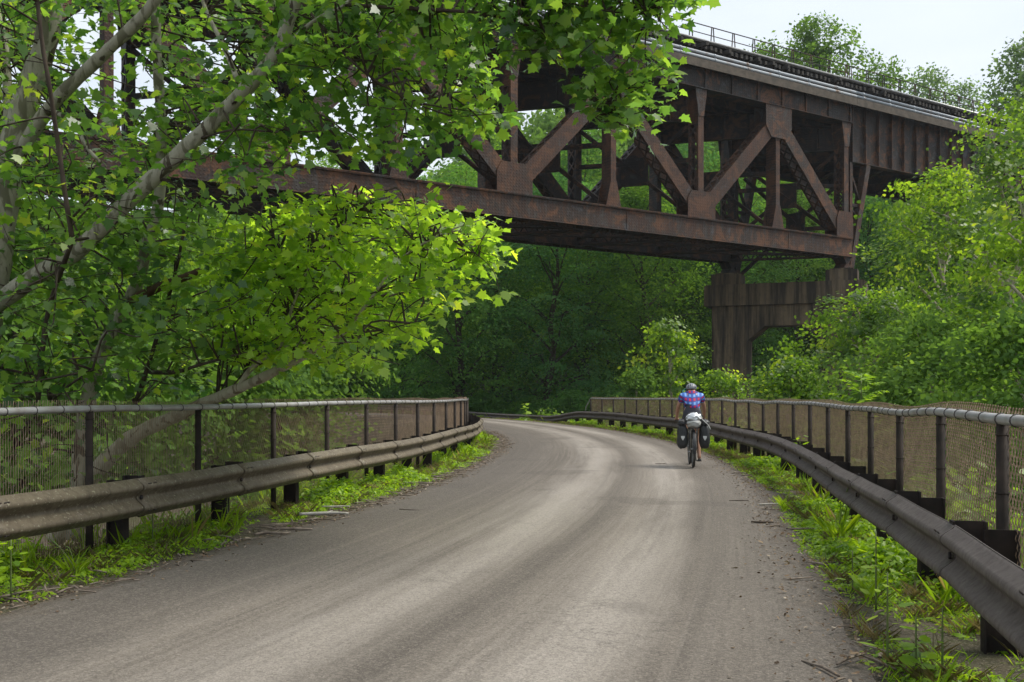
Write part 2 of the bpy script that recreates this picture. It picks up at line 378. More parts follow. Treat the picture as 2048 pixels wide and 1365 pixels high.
# ------------------------------------------------------------------ mesh helpers
class MB:
    def __init__(s):
        s.v = []; s.f = []; s.mi = []
    def add(s, vs, fs, mi=0):
        o = len(s.v)
        s.v.extend([tuple(q) for q in vs])
        s.f.extend([tuple(i + o for i in f) for f in fs])
        s.mi.extend([mi] * len(fs))
    def box(s, c, ax, ay, az, mi=0):
        """c centre, ax/ay/az half-extent vectors"""
        c = Vector(c); ax = Vector(ax); ay = Vector(ay); az = Vector(az)
        vs = [c + sx * ax + sy * ay + sz * az for sz in (-1, 1) for sx, sy in ((-1, -1), (1, -1), (1, 1), (-1, 1))]
        s.add(vs, [(3, 2, 1, 0), (4, 5, 6, 7), (0, 1, 5, 4), (1, 2, 6, 5), (2, 3, 7, 6), (3, 0, 4, 7)], mi)
    def abox(s, lo, hi, mi=0):
        lo = Vector(lo); hi = Vector(hi); h = (hi - lo) / 2
        s.box((lo + hi) / 2, (h.x, 0, 0), (0, h.y, 0), (0, 0, h.z), mi)
    def beam(s, p0, p1, w, d, side, mi=0):
        """bar from p0 to p1; w = width across 'side'-normal direction, d = thickness along side"""
        p0 = Vector(p0); p1 = Vector(p1)
        t = (p1 - p0)
        L = t.length
        t.normalize()
        n = Vector(side) - t * Vector(side).dot(t)
        n.normalize()
        b = t.cross(n)
        s.box((p0 + p1) / 2, t * (L / 2), b * (w / 2), n * (d / 2), mi)
    def prism(s, poly, off, mi=0):
        """polygon (list of Vector) extruded by off"""
        n = len(poly)
        off = Vector(off)
        vs = [Vector(q) for q in poly] + [Vector(q) + off for q in poly]
        fs = [tuple(range(n - 1, -1, -1)), tuple(range(n, 2 * n))]
        for i in range(n):
            j = (i + 1) % n
            fs.append((i, j, n + j, n + i))
        s.add(vs, fs, mi)
    def tube(s, pts, rad, n=8, mi=0, caps=True):
        pts = [Vector(q) for q in pts]
        if not hasattr(rad, '__len__'): rad = [rad] * len(pts)
        vs = []; fs = []
        up = None
        for i, q in enumerate(pts):
            if i == 0: t = pts[1] - pts[0]
            elif i == len(pts) - 1: t = pts[-1] - pts[-2]
            else: t = pts[i + 1] - pts[i - 1]
            if t.length < 1e-9: t = Vector((0, 0, 1))
            t.normalize()
            if up is None:
                up = Vector((0, 0, 1)) if abs(t.z) < 0.9 else Vector((1, 0, 0))
            a = up - t * up.dot(t)
            if a.length < 1e-6: a = t.orthogonal()
            a.normalize()
            up = a
            b = t.cross(a)
            for j in range(n):
                an = 2 * math.pi * j / n
                vs.append(q + (a * math.cos(an) + b * math.sin(an)) * rad[i])
        for i in range(len(pts) - 1):
            for j in range(n):
                k = (j + 1) % n
                fs.append((i * n + j, i * n + k, (i + 1) * n + k, (i + 1) * n + j))
        if caps:
            fs.append(tuple(range(n - 1, -1, -1)))
            fs.append(tuple(range((len(pts) - 1) * n, len(pts) * n)))
        s.add(vs, fs, mi)
    def torus(s, c, axis, Rr, r, n=32, m=8, mi=0):
        axis = Vector(axis).normalized()
        a = axis.orthogonal().normalized(); b = axis.cross(a)
        vs = []; fs = []
        for i in range(n):
            an = 2 * math.pi * i / n
            d = a * math.cos(an) + b * math.sin(an)
            for j in range(m):
                bn = 2 * math.pi * j / m
                vs.append(Vector(c) + d * (Rr + r * math.cos(bn)) + axis * (r * math.sin(bn)))
        for i in range(n):
            for j in range(m):
                i2 = (i + 1) % n; j2 = (j + 1) % m
                fs.append((i * m + j, i2 * m + j, i2 * m + j2, i * m + j2))
        s.add(vs, fs, mi)
    def build(s, name, mats, parent=None, smooth=False):
        me = bpy.data.meshes.new(name)
        me.from_pydata(s.v, [], s.f)
        if not isinstance(mats, (list, tuple)): mats = [mats]
        for m in mats: me.materials.append(m)
        if len(mats) > 1: me.polygons.foreach_set('material_index', s.mi)
        if smooth: me.polygons.foreach_set('use_smooth', [True] * len(s.f))
        me.update()
        o = bpy.data.objects.new(name, me)
        col.objects.link(o)
        if parent is not None: o.parent = parent
        return o

def np_mesh(name, verts, loops, sizes, mats, rnd=None, parent=None, midx=None, link=True):
    """mesh from numpy arrays; sizes = loops per face"""
    me = bpy.data.meshes.new(name)
    me.vertices.add(len(verts))
    me.vertices.foreach_set('co', np.ascontiguousarray(verts, dtype=np.float32).ravel())
    me.loops.add(len(loops))
    me.loops.foreach_set('vertex_index', np.ascontiguousarray(loops, dtype=np.int32))
    st = np.zeros(len(sizes), dtype=np.int32)
    st[1:] = np.cumsum(sizes)[:-1]
    me.polygons.add(len(sizes))
    me.polygons.foreach_set('loop_start', st)
    me.update(calc_edges=True)
    for m in (mats if isinstance(mats, (list, tuple)) else [mats]): me.materials.append(m)
    if rnd is not None:
        at = me.attributes.new('rnd', 'FLOAT', 'FACE')
        at.data.foreach_set('value', np.ascontiguousarray(rnd, dtype=np.float32))
    if midx is not None:
        me.polygons.foreach_set('material_index', np.ascontiguousarray(midx, dtype=np.int32))
    me.validate()
    if not link: return me
    o = bpy.data.objects.new(name, me)
    col.objects.link(o)
    if parent is not None: o.parent = parent
    return o

def tag(o, label, cat, group=None, kind=None):
    if label: o['label'] = label
    if cat: o['category'] = cat
    if group: o['group'] = group
    if kind: o['kind'] = kind
    return o

def empty(name, loc=(0, 0, 0), rz=0.0):
    o = bpy.data.objects.new(name, None)
    col.objects.link(o)
    o.location = loc
    o.rotation_euler = (0, 0, rz)
    o.empty_display_size = 0.2
    return o

def norm(a):
    return a / np.maximum(np.linalg.norm(a, axis=-1, keepdims=True), 1e-9)

T_SYC = np.array([(0, 0.02), (0.18, -0.07), (0.46, -0.02), (0.34, 0.12), (0.38, 0.24), (0.68, 0.40), (0.46, 0.46), (0.36, 0.50), (0.36, 0.66), (0.20, 0.74), (0.0, 1.05),
                  (-0.20, 0.74), (-0.36, 0.66), (-0.36, 0.50), (-0.46, 0.46), (-0.68, 0.40), (-0.38, 0.24), (-0.34, 0.12), (-0.46, -0.02), (-0.18, -0.07)], dtype=float)
T_LOBE = np.array([(0, 0), (0.42, 0.12), (0.30, 0.40), (0.38, 0.62), (0.0, 1.0), (-0.38, 0.62), (-0.30, 0.40), (-0.42, 0.12)], dtype=float)
T_OVAL = np.array([(0, 0), (0.24, 0.25), (0.22, 0.62), (0, 1.0), (-0.22, 0.62), (-0.24, 0.25)], dtype=float)
T_DIA = np.array([(0, 0), (0.34, 0.42), (0.0, 1.0), (-0.30, 0.50)], dtype=float)

def leaves(P, N, D, S, T, fold=0.25, droop=0.2):
    """one polygon per leaf: P base points, N normals, D forward directions, S lengths, T outline"""
    n, k = len(P), len(T)
    D = norm(D - N * np.sum(D * N, axis=1, keepdims=True))
    X = np.cross(D, N)
    z = -fold * np.abs(T[:, 0]) - droop * T[:, 1] ** 2
    V = (P[:, None, :] + S[:, None, None] * (X[:, None, :] * T[None, :, 0, None] + D[:, None, :] * T[None, :, 1, None]
         + N[:, None, :] * z[None, :, None]))
    return V.reshape(-1, 3), np.arange(n * k), np.full(n, k)

class Cloud:
    def __init__(s): s.V = []; s.n = 0; s.L = []; s.S = []; s.R = []; s.M = []
    def add(s, V, L, S, Rn, mi=0):
        s.V.append(V); s.L.append(L + s.n); s.S.append(S); s.R.append(Rn); s.M.append(np.full(len(S), mi)); s.n += len(V)
    def mesh(s, name, mats, parent=None, link=True):
        return np_mesh(name, np.concatenate(s.V), np.concatenate(s.L), np.concatenate(s.S), mats, np.concatenate(s.R), parent,
                       np.concatenate(s.M) if isinstance(mats, (list, tuple)) else None, link)

def rand_dirs(g, n):
    return norm(g.normal(size=(n, 3)))

# ------------------------------------------------------------------ terrain and road
def sstep(a, b, x):
    t = np.clip((x - a) / (b - a), 0, 1)
    return t * t * (3 - 2 * t)

def terrain(x, y):
    x = np.asarray(x, float); y = np.asarray(y, float)
    r = np.hypot(x - RC.x, y - RC.y)
    th = np.arctan2(y - RC.y, x - RC.x)
    out = np.maximum(RL - 0.62 - r, r - (RR + 0.62 + near_shift(r, th)))
    hill = 20.0 * sstep(92, 190, y) * (0.6 + 0.4 * sstep(-60, 30, x)) + 30 * sstep(150, 420, y)
    hill = hill + 6 * sstep(60, 150, np.abs(x))
    base = -2.6 + hill + 0.35 * np.sin(x * 0.31 + 1) * np.cos(y * 0.27) + 0.2 * np.sin(x * 0.9) * np.sin(y * 0.8)
    lvl = sstep(0.0, 3.6, out)
    on = 1 - sstep(0.75, 1.0, np.abs(th))
    lvl = 1 - (1 - lvl) * on
    return -0.03 * (1 - lvl) + base * lvl

def axis_coords(lo, hi, a, b, step, far):
    core = list(np.arange(a, b + 1e-6, step))
    left = []; p = a; s = step
    while p > lo:
        s *= 1.35; p -= s; left.append(p)
    right = []; p = b; s = step
    while p < hi:
        s *= 1.35; p += s; right.append(p)
    return np.array(left[::-1] + core + right)
gx = axis_coords(-1800, 1800, -50, 50, 0.6, 1)
gy = axis_coords(-1200, 2500, -12, 110, 0.6, 1)
XX, YY = np.meshgrid(gx, gy)
ZZ = terrain(XX, YY)
nv = np.stack([XX.ravel(), YY.ravel(), ZZ.ravel()], 1)
nx, ny = len(gx), len(gy)
ii = (np.arange(ny - 1)[:, None] * nx + np.arange(nx - 1)[None, :]).ravel()
quads = np.stack([ii, ii + 1, ii + nx + 1, ii + nx], 1)
go = np_mesh('ground', nv, quads.ravel(), np.full(len(quads), 4), M['ground'])
go.data.polygons.foreach_set('use_smooth', [True] * len(quads))
tag(go, None, None, None, 'structure')

mb = MB()
TH0, TH1 = -0.60, 0.72
NS = 900
lat = 14
g = np.random.default_rng(3)
def wob(s, seed):
    return 0.06 * math.sin(s * 41 + seed) + 0.05 * math.sin(s * 97 + 2 * seed) + 0.025 * math.sin(s * 311 + 3 * seed) + 0.015 * math.sin(s * 733 + seed)
vs = []
for i in range(NS + 1):
    th = TH0 + (TH1 - TH0) * i / NS
    r0 = RL + 0.62 + wob(th, 1.0); r1 = RR - 0.42 + wob(th, 2.3)
    for j in range(lat + 1):
        q = j / lat
        r = r0 + (r1 - r0) * q
        z = 0.012 + 0.03 * (1 - (2 * q - 1) ** 2)
        vs.append(arc(r, th, z if 0 < j < lat else -0.026))
fs = []
for i in range(NS):
    for j in range(lat):
        a = i * (lat + 1) + j
        fs.append((a, a + 1, a + lat + 2, a + lat + 1))
mb.add(vs, fs)
ro = mb.build('road', M['road'], None, True)
tag(ro, None, None, None, 'structure')

# ------------------------------------------------------------------ guardrails
_half = [(0.000, 0.000), (0.010, 0.003), (0.020, 0.014), (0.066, 0.046), (0.079, 0.058), (0.084, 0.074), (0.081, 0.090), (0.072, 0.102), (0.018, 0.146), (0.007, 0.158), (0.004, 0.170)]
WPROF = _half + [(a, 0.340 - b) for a, b in _half[-2::-1]]
def guard_height(side, th):
    if side < 0: return 0.325 + 0.012 * math.sin(th * 60)
    return 0.325 + 0.014 * math.sin(th * 47 + 1)

def sag(th):
    """the outer rail is knocked low past the end of its fence"""
    a = 0.205
    if th < a: return 0.0
    return -0.36 * float(sstep(a, 0.275, th)) * (1 - 0.85 * float(sstep(0.40, 0.50, th)))

def w_panel(rline, sgn, th0, th1, lap, mat, parent, side):
    """sgn: +1 when the road is on the outside of the line (inner rail), -1 when it lies inside"""
    mb = MB()
    n = 10
    pr = WPROF
    ths = [th0 + (th1 - th0) * i / n for i in range(n + 1)]
    vs = []; fs = []
    for i, th in enumerate(ths):
        off = lap * (1 - i / n)
        z0 = guard_height(side, th) + (sag(th) if side > 0 else 0)
        bulge = 0.006 * math.sin(math.pi * i / n) + 0.004 * math.sin(th * 300)
        for dx, dz in pr:
            vs.append(arc(rline + sgn * (dx + off + bulge), th, z0 + dz))
    m = len(pr)
    for i in range(n):
        for j in range(m - 1):
            a = i * m + j
            fs.append((a, a + 1, a + m + 1, a + m) if sgn < 0 else (a, a + m, a + m + 1, a + 1))
    # back skin for thickness
    o = len(vs)
    for i, th in enumerate(ths):
        off = lap * (1 - i / n)
        z0 = guard_height(side, th) + (sag(th) if side > 0 else 0)
        bulge = 0.006 * math.sin(math.pi * i / n) + 0.004 * math.sin(th * 300)
        for dx, dz in pr:
            vs.append(arc(rline + sgn * (dx + off + bulge - 0.005), th, z0 + dz))
    for i in range(n):
        for j in range(m - 1):
            a = o + i * m + j
            fs.append((a, a + m, a + m + 1, a + 1) if sgn < 0 else (a, a + 1, a + m + 1, a + m))
        for j in (0, m - 1):
            a = i * m + j
            fs.append((a, a + m, o + a + m, o + a))
    for i in (0, n):
        for j in range(m - 1):
            a = i * m + j
            fs.append((a, a + 1, o + a + 1, o + a))
    mb.add(vs, fs, 0)
    # slots and bolt heads near the lap
    dth = (th1 - th0)
    for q in (0.045, 0.085):
        th = th0 + dth * q
        z0 = guard_height(side, th) + (sag(th) if side > 0 else 0)
        t = (arc(rline, th + 1e-3) - arc(rline, th)).normalized()
        for dz, dx in ((0.052, 0.066), (0.288, 0.066)):
            nrm_ = Vector((arc(rline + sgn, th) - arc(rline, th)))
            mb.box(arc(rline + sgn * (dx + lap * 0.95 + 0.004), th, z0 + dz), t * 0.028, nrm_ * 0.004 + Vector((0, 0, 0.006 if dz > .1 else -.006)), Vector((0, 0, 0.0045)), 1)
    th = th0 + dth * 0.02
    z0 = guard_height(side, th) + (sag(th) if side > 0 else 0)
    c = arc(rline + sgn * (0.012 + lap), th, z0 + 0.17)
    nrm_ = Vector((arc(rline + sgn, th) - arc(rline, th)))
    mb.tube([c, c + nrm_ * 0.014], 0.020, 8, 1)
    return mb.build('rail_panel', [mat, M['slot']], parent, True)

def guardrail(name, rline, sgn, th_list, mat, side, label, cut_block):
    root = empty(name, arc(rline, th_list[len(th_list) // 2], 0))
    tag(root, label, 'guardrail')
    mi = root.matrix_world
    objs = []
    for i in range(len(th_list) - 1):
        a, b = th_list[i], th_list[i + 1]
        lapth = 0.10 / rline
        objs.append(w_panel(rline, sgn, a - lapth, b + lapth, 0.016 if side < 0 else 0.007, mat, None, side))
    for i, th in enumerate(th_list):
        lean = 0.0; dz = 0.0
        if side > 0:
            dz = sag(th)
            lean = -dz * 0.9
        t = (arc(rline, th + 1e-3) - arc(rline, th)).normalized()
        nr = (arc(rline + sgn, th) - arc(rline, th))          # towards the road
        top = guard_height(side, th) + 0.315 + dz
        mb = MB()
        base = arc(rline - sgn * (0.245 - lean * 0.6), th, -0.5)
        tp = arc(rline - sgn * 0.245, th, top)
        # I-section post: web and two flanges
        upv = (tp - base)
        ctr = (base + tp) / 2
        hz = upv / 2
        mb.box(ctr, nr * 0.075, t * 0.004, hz)
        for q in (-1, 1):
            mb.box(ctr + nr * (q * 0.078), nr * 0.005, t * 0.050, hz)
        p = mb.build('post', M['post_steel'])
        objs.append(p)
        mb = MB()
        bt = top + 0.045
        bb = guard_height(side, th) - 0.01 + dz
        ctr = arc(rline - sgn * 0.082, th, (bt + bb) / 2)
        hz = Vector((0, 0, (bt - bb) / 2))
        mb.box(ctr, nr * 0.073, t * 0.004, hz)
        for q in (-1, 1):
            mb.box(ctr + nr * (q * 0.077), nr * 0.005, t * 0.050, hz)
        cb = arc(rline - sgn * 0.245, th, bt - 0.10)
        c2 = mb.build('spacer_block', M['post_steel'])
        objs.append(c2)
        # plate on the back of the post with a bolt hole showing bright
    for o in objs:
        o.parent = root
        o.matrix_parent_inverse = Matrix.Translation(-root.location)
    return root

dL = 1.905 / RL; dR = 1.905 / RR
thL = [-0.2331 + dL * i for i in range(-3, 17)]
thR = [-0.2559 + dR * i for i in range(-3, 24)]
thR2 = [thR[-1] + dR * i for i in range(0, 20)]
guardrail('guardrail', RL, 1, thL, M['rail_left'], -1, 'tan lichen-spotted corrugated guardrail in front of the fence below the sycamore', 0)
guardrail('guardrail', RR, -1, thR + thR2[1:], M['rail_right'], 1, 'dark brown corrugated guardrail beside the cyclist, knocked low at its far end', 0)

# ------------------------------------------------------------------ chain link fences
def fence(rline, sgn, th_list, label, side, tall):
    mid = th_list[len(th_list) // 2]
    root = empty('chain_link_fence', arc(rline, mid, 0))
    tag(root, label, 'fence')
    g = np.random.default_rng(11 + side)
    jit = [float(g.normal(0, 0.013)) for _ in th_list]
    objs = []
    rz = 1.275 if side < 0 else 1.255
    def railz(th):
        x = (th - th_list[0]) / (th_list[1] - th_list[0])
        i = int(min(max(math.floor(x), 0), len(th_list) - 2)); f = x - i
        f2 = f * f * (3 - 2 * f)
        return rz + jit[i] * (1 - f2) + jit[i + 1] * f2
    for i, th in enumerate(th_list):
        mb = MB()
        b = arc(rline, th, -0.4); tp = arc(rline, th, railz(th) - 0.02)
        mb.tube([b, tp], 0.034, 10)
        mb.torus(arc(rline, th, railz(th) - 0.09), (0, 0, 1), 0.036, 0.004, 12, 5)
        mb.torus(arc(rline, th, railz(th) - 0.42), (0, 0, 1), 0.036, 0.004, 12, 5)
        objs.append(mb.build('post', M['fence_post'], None, True))
    mb = MB()
    n = (len(th_list) - 1) * 8
    pts = []
    for i in range(n + 1):
        th = th_list[0] + (th_list[-1] - th_list[0]) * i / n
        pts.append(arc(rline + sgn * 0.012, th, railz(th)))
    mb.tube(pts, 0.031, 10, 0)
    if side > 0:                            # the rail is bent down to the ground at the far end
        e = th_list[-1]
        mb.tube([arc(rline, e, railz(e)), arc(rline, e + 0.0085, railz(e) - 0.42), arc(rline, e + 0.011, 0.35)], 0.028, 8, 0)
    r_ = mb.build('top_rail', M['top_rail'], None, True)
    objs.append(r_)
    mb = MB()
    for i in range((len(th_list) - 1) * 5 + 1):
        th = th_list[0] + (th_list[-1] - th_list[0]) * (i + 0.3 * float(g.random())) / ((len(th_list) - 1) * 5 + 1)
        t = (arc(rline, th + 1e-3) - arc(rline, th)).normalized()
        mb.torus(arc(rline + sgn * 0.012, th, railz(th)), t, 0.034, 0.004, 10, 5)
    ties = mb.build('tie_wire', M['wire_dark'], None, True)
    ties['kind'] = 'stuff'
    ties.parent = r_
    # woven wire, one panel for each bay: every wire zigzags between its neighbours
    P_, H_ = (0.029, 0.047) if side < 0 else (0.035, 0.048)
    rw = 0.0033 if side < 0 else 0.0034
    for bi in range(len(th_list) - 1):
        a, b = th_list[bi], th_list[bi + 1]
        nw = max(2, int(round(rline * (b - a) / P_)))
        rows = int(((1.39 if side < 0 else 1.35) - 0.03) / H_)
        V = []; L = []
        base = 0
        for wi in range(nw):
            k = np.arange(rows + 1)
            par = (k + wi) % 2
            s = (wi + par + g.normal(0, 0.03, rows + 1)) / nw
            z = 0.03 + k * H_ + g.normal(0, 0.0010, rows + 1)
            th = a + (b - a) * s
            zz = z + np.array([railz(t_) for t_ in th]) - rz + 0.012 * np.sin(th * 140 + z * 3)
            rr = rline - sgn * (0.040 + 0.010 * (2 * par - 1)) + 0.008 * np.sin(th * 90 + 2.1 * z) * np.clip(z - 0.4, 0, 1)
            rr = rr + near_shift(rline, th)
            c = np.stack([RC.x + rr * np.cos(th), RC.y + rr * np.sin(th), zz], 1)
            tx = np.stack([-np.sin(th), np.cos(th), 0 * th], 1)
            nx_ = np.stack([np.cos(th), np.sin(th), 0 * th], 1)
            ring = np.stack([c + tx * rw, c + nx_ * rw * 0.9 - tx * rw * 0.5, c - nx_ * rw * 0.9 - tx * rw * 0.5], 1)
            V.append(ring.reshape(-1, 3))
            kk = np.arange(rows)
            for j in range(3):
                j2 = (j + 1) % 3
                q = np.stack([base + kk * 3 + j, base + kk * 3 + j2, base + (kk + 1) * 3 + j2, base + (kk + 1) * 3 + j], 1)
                L.append(q)
            base += 3 * (rows + 1)
        L = np.concatenate(L)
        objs.append(np_mesh('wire_mesh', np.concatenate(V), L.ravel(), np.full(len(L), 4), M['wire']))
    for o in objs:
        o.parent = root
        o.matrix_parent_inverse = Matrix.Translation(-root.location)
    return root

fl = RL - 0.40; fr = RR + 0.40
thFL = [t - 0.0022 for t in thL]
thFR = [t + 0.0016 for t in thR]
fence(fl, 1, thFL, 'brown chain-link fence with grey top rail standing below the sycamore branches', -1, 0)
fence(fr, -1, thFR, 'brown chain-link fence with wavy grey top rail running behind the cyclist', 1, 0)

# ------------------------------------------------------------------ railway bridge
BD = Vector((0.822, 0.569, 0)).normalized()        # along the bridge, away from the camera
BN = Vector((-BD.y, BD.x, 0))                       # across the bridge, away from the camera
UZ = Vector((0, 0, 1))
E0 = Vector((25.1, 79.98, 0))                       # near truss, right-hand end
SP = 7.2                                            # spacing of the two trusses
SKEW = -4.8
PL = 15.35
ZB0, ZB1 = HC + 10.5, HC + 11.9                     # bottom chord
ZT0, ZT1 = HC + 20.75, HC + 22.3                    # top chord girder
NP = 6
def bp(u, v, z):
    """u along the span from the right-hand end (negative towards the left), v across, z height"""
    return E0 + BD * u + BN * v + UZ * z

span = empty('bridge_truss_span', bp(-PL * 3, SP / 2, ZB0))
tag(span, 'rusty riveted steel deck truss span crossing high over the road, with lattice members', 'bridge')
def adopt(o, root):
    o.parent = root
    o.matrix_parent_inverse = Matrix.Translation(-root.location)
    return o
def sub(o, part):
    o.parent = part
    return o

def lattice(mb, p0, p1, across, width, pitch, bar=0.085, th=0.018):
    p0 = Vector(p0); p1 = Vector(p1)
    t = p1 - p0; L = t.length; t.normalize()
    a = Vector(across).normalized()
    nrm_ = t.cross(a)
    n = max(2, int(L / pitch)); s = L / n
    for i in range(n):
        c0 = p0 + t * (s * i); c1 = p0 + t * (s * (i + 1))
        mb.beam(c0 - a * width / 2, c1 + a * width / 2, bar, th, nrm_)
        mb.beam(c0 + a * width / 2 + nrm_ * (th + 0.002), c1 - a * width / 2 + nrm_ * (th + 0.002), bar, th, nrm_)

def member(name, p0, p1, wdt, dep, mat, lat0=0.0, lat1=1.0, sides=(-1, 1), solid=True, matl=None, web=False):
    """box member: two side plates with angles, laced across its other faces"""
    p0 = Vector(p0); p1 = Vector(p1)
    t = (p1 - p0).normalized()
    inpl = BN.cross(t).normalized()
    mb = MB()
    for q in (-1, 1):
        mb.beam(p0 + BN * (q * dep / 2), p1 + BN * (q * dep / 2), wdt, 0.05, BN)
        for e in (-1, 1):
            mb.beam(p0 + BN * (q * (dep / 2 - 0.095)) + inpl * (e * (wdt / 2 - 0.02)), p1 + BN * (q * (dep / 2 - 0.095)) + inpl * (e * (wdt / 2 - 0.02)), 0.04, 0.13, BN)
    if web:
        mb.beam(p0 + BN * 0.0, p1, 0.05, dep - 0.05, BN)
    L = (p1 - p0).length
    for e in sides:
        for (a, b) in ((0.0, lat0), (lat1, 1.0)):
            if b - a > 0.01:
                mb.beam(p0 + t * (L * a) + inpl * (e * (wdt / 2 - 0.008)), p0 + t * (L * b) + inpl * (e * (wdt / 2 - 0.008)), 0.02, dep - 0.24, BN)
    o = adopt(mb.build(name, mat), span)
    if lat1 - lat0 > 0.05:
        lb = MB()
        for e in sides:
            lattice(lb, p0 + t * (L * lat0) + inpl * (e * (wdt / 2 + 0.012)), p0 + t * (L * lat1) + inpl * (e * (wdt / 2 + 0.012)), BN, dep - 0.10, 0.78, 0.13)
        x = lb.build('lacing', matl or M['steel_lace'])
        x.parent = o
    return o

def gusset(u, v, z0, z1, w0, w1, ch, up, mat):
    """plate on a chord; ch = chamfer height, w1 = width at the free edge"""
    mb = MB()
    if up: poly = [(u - w0, z0), (u + w0, z0), (u + w0, z1 - ch), (u + w1, z1), (u - w1, z1), (u - w0, z1 - ch)]
    else: poly = [(u - w0, z1), (u - w0, z0 + ch), (u - w1, z0), (u + w1, z0), (u + w0, z0 + ch), (u + w0, z1)]
    mb.prism([bp(a, v, b) for a, b in poly], BN * 0.05)
    return adopt(mb.build('gusset_plate', mat), span)

DEP = 1.02
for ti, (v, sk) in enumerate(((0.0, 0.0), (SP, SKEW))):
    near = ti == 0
    m1 = M['steel'] if near else M['steel_dark']  # far truss gets the copy with shade in its colour
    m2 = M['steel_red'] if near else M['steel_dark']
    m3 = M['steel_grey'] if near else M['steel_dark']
    uL, uR = -PL * NP + sk, 0.55 + sk
    # bottom chord: deep box with flange lips
    mb = MB()
    for q in (-1, 1):
        a = bp(uL, v + q * DEP / 2, 0); b = bp(uR, v + q * DEP / 2, 0)
        zc = (ZB0 + ZB1) / 2
        mb.beam(a + UZ * zc, b + UZ * zc, ZB1 - ZB0, 0.06, BN)
        for zz in (ZB0 + 0.03, ZB1 - 0.03):
            mb.beam(a + UZ * zz + BN * (q * 0.07), b + UZ * zz + BN * (q * 0.07), 0.06, 0.16, BN)
    mb.beam(bp(uL, v, ZB1 + 0.028), bp(uR, v, ZB1 + 0.028), 0.05, DEP + 0.34, BN)
    u = uR - 7.2
    while u > uL:                              # splice plates
        mb.box(bp(u, v - DEP / 2 - 0.045, (ZB0 + ZB1) / 2), BD * 0.02, BN * 0.018, UZ * ((ZB1 - ZB0) / 2 - 0.09))
        u -= PL
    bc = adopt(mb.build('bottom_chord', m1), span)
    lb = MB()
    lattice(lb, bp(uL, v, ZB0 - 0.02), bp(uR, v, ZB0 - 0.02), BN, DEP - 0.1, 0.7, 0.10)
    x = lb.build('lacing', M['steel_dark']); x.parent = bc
    # top chord: plate girder with stiffeners
    mb = MB()
    a = bp(uL, v, 0); b = bp(uR + 0.1, v, 0)
    zc = (ZT0 + ZT1) / 2
    for q in (-1, 1):
        mb.beam(a + UZ * zc + BN * (q * 0.40), b + UZ * zc + BN * (q * 0.40), ZT1 - ZT0, 0.05, BN)
    mb.beam(a + UZ * (ZT0 - 0.03), b + UZ * (ZT0 - 0.03), 0.055, 1.25, BN)
    mb.beam(a + UZ * (ZT1 + 0.03), b + UZ * (ZT1 + 0.03), 0.055, 1.25, BN)
    u = uR - 0.1; i = 0
    while u > uL:
        for q in (-1, 1):
            mb.box(bp(u, v + q * 0.485, zc), BD * (0.06 if i % 6 else 0.11), BN * 0.058, UZ * ((ZT1 - ZT0) / 2 - 0.02))
        u -= PL / 6; i += 1
    adopt(mb.build('top_chord', m3), span)
    for k in range(NP + 1):
        u = -PL * k + sk
        end = k == 0
        # bottom node
        us = u - 0.30 if end else u
        for q in (-1, 1):
            gusset(us, v + q * (DEP / 2 + 0.035) - 0.025, ZB1 + 0.06, ZB1 + (2.0 if end else 1.85), 0.95 if end else 1.28, 0.70 if end else 0.95, 0.55, True, m2)
        # hanger post above the bottom node
        wv = 0.50
        vp = member('vertical_post', bp(us + (0.25 if end else 0), v, ZB1 + 0.4), bp(us + (0.25 if end else 0), v, ZT0 - 0.06), wv, DEP - 0.1, m2 if k % 2 else m1, 0.10 if not end else 0.2, 0.72, (-1, 1))
        # flared plate at the head of the post
        mb = MB()
        uu = us + (0.25 if end else 0)
        for q in (-1, 1):
            mb.prism([bp(uu - 0.25, v + q * 0.505 - 0.02, ZT0 - 1.9), bp(uu + 0.25, v + q * 0.505 - 0.02, ZT0 - 1.9), bp(uu + 0.55, v + q * 0.505 - 0.02, ZT0 - 0.06), bp(uu - 0.55, v + q * 0.505 - 0.02, ZT0 - 0.06)], BN * 0.04)
        x = mb.build('head_plate', m1); x.parent = vp
        if k < NP:
            um = u - PL / 2
            # top node gusset
            for q in (-1, 1):
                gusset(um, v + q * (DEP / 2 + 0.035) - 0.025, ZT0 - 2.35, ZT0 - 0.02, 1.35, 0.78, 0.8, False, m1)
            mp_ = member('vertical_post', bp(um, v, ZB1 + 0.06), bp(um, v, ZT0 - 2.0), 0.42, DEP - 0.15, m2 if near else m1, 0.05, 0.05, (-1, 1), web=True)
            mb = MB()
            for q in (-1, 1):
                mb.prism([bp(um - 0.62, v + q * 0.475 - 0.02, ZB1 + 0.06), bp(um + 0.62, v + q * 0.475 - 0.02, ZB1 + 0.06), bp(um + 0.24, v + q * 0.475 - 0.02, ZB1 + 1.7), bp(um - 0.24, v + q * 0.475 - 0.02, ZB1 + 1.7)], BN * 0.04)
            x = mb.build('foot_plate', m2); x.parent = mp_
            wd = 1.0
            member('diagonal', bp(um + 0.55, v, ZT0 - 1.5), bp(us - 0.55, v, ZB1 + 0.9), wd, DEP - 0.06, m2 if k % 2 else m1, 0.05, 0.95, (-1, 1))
            member('diagonal', bp(um - 0.55, v, ZT0 - 1.5), bp(u - PL + 0.55, v, ZB1 + 0.9), wd, DEP - 0.06, m2 if k < 2 else m1, 0.05, 0.95, (-1, 1))

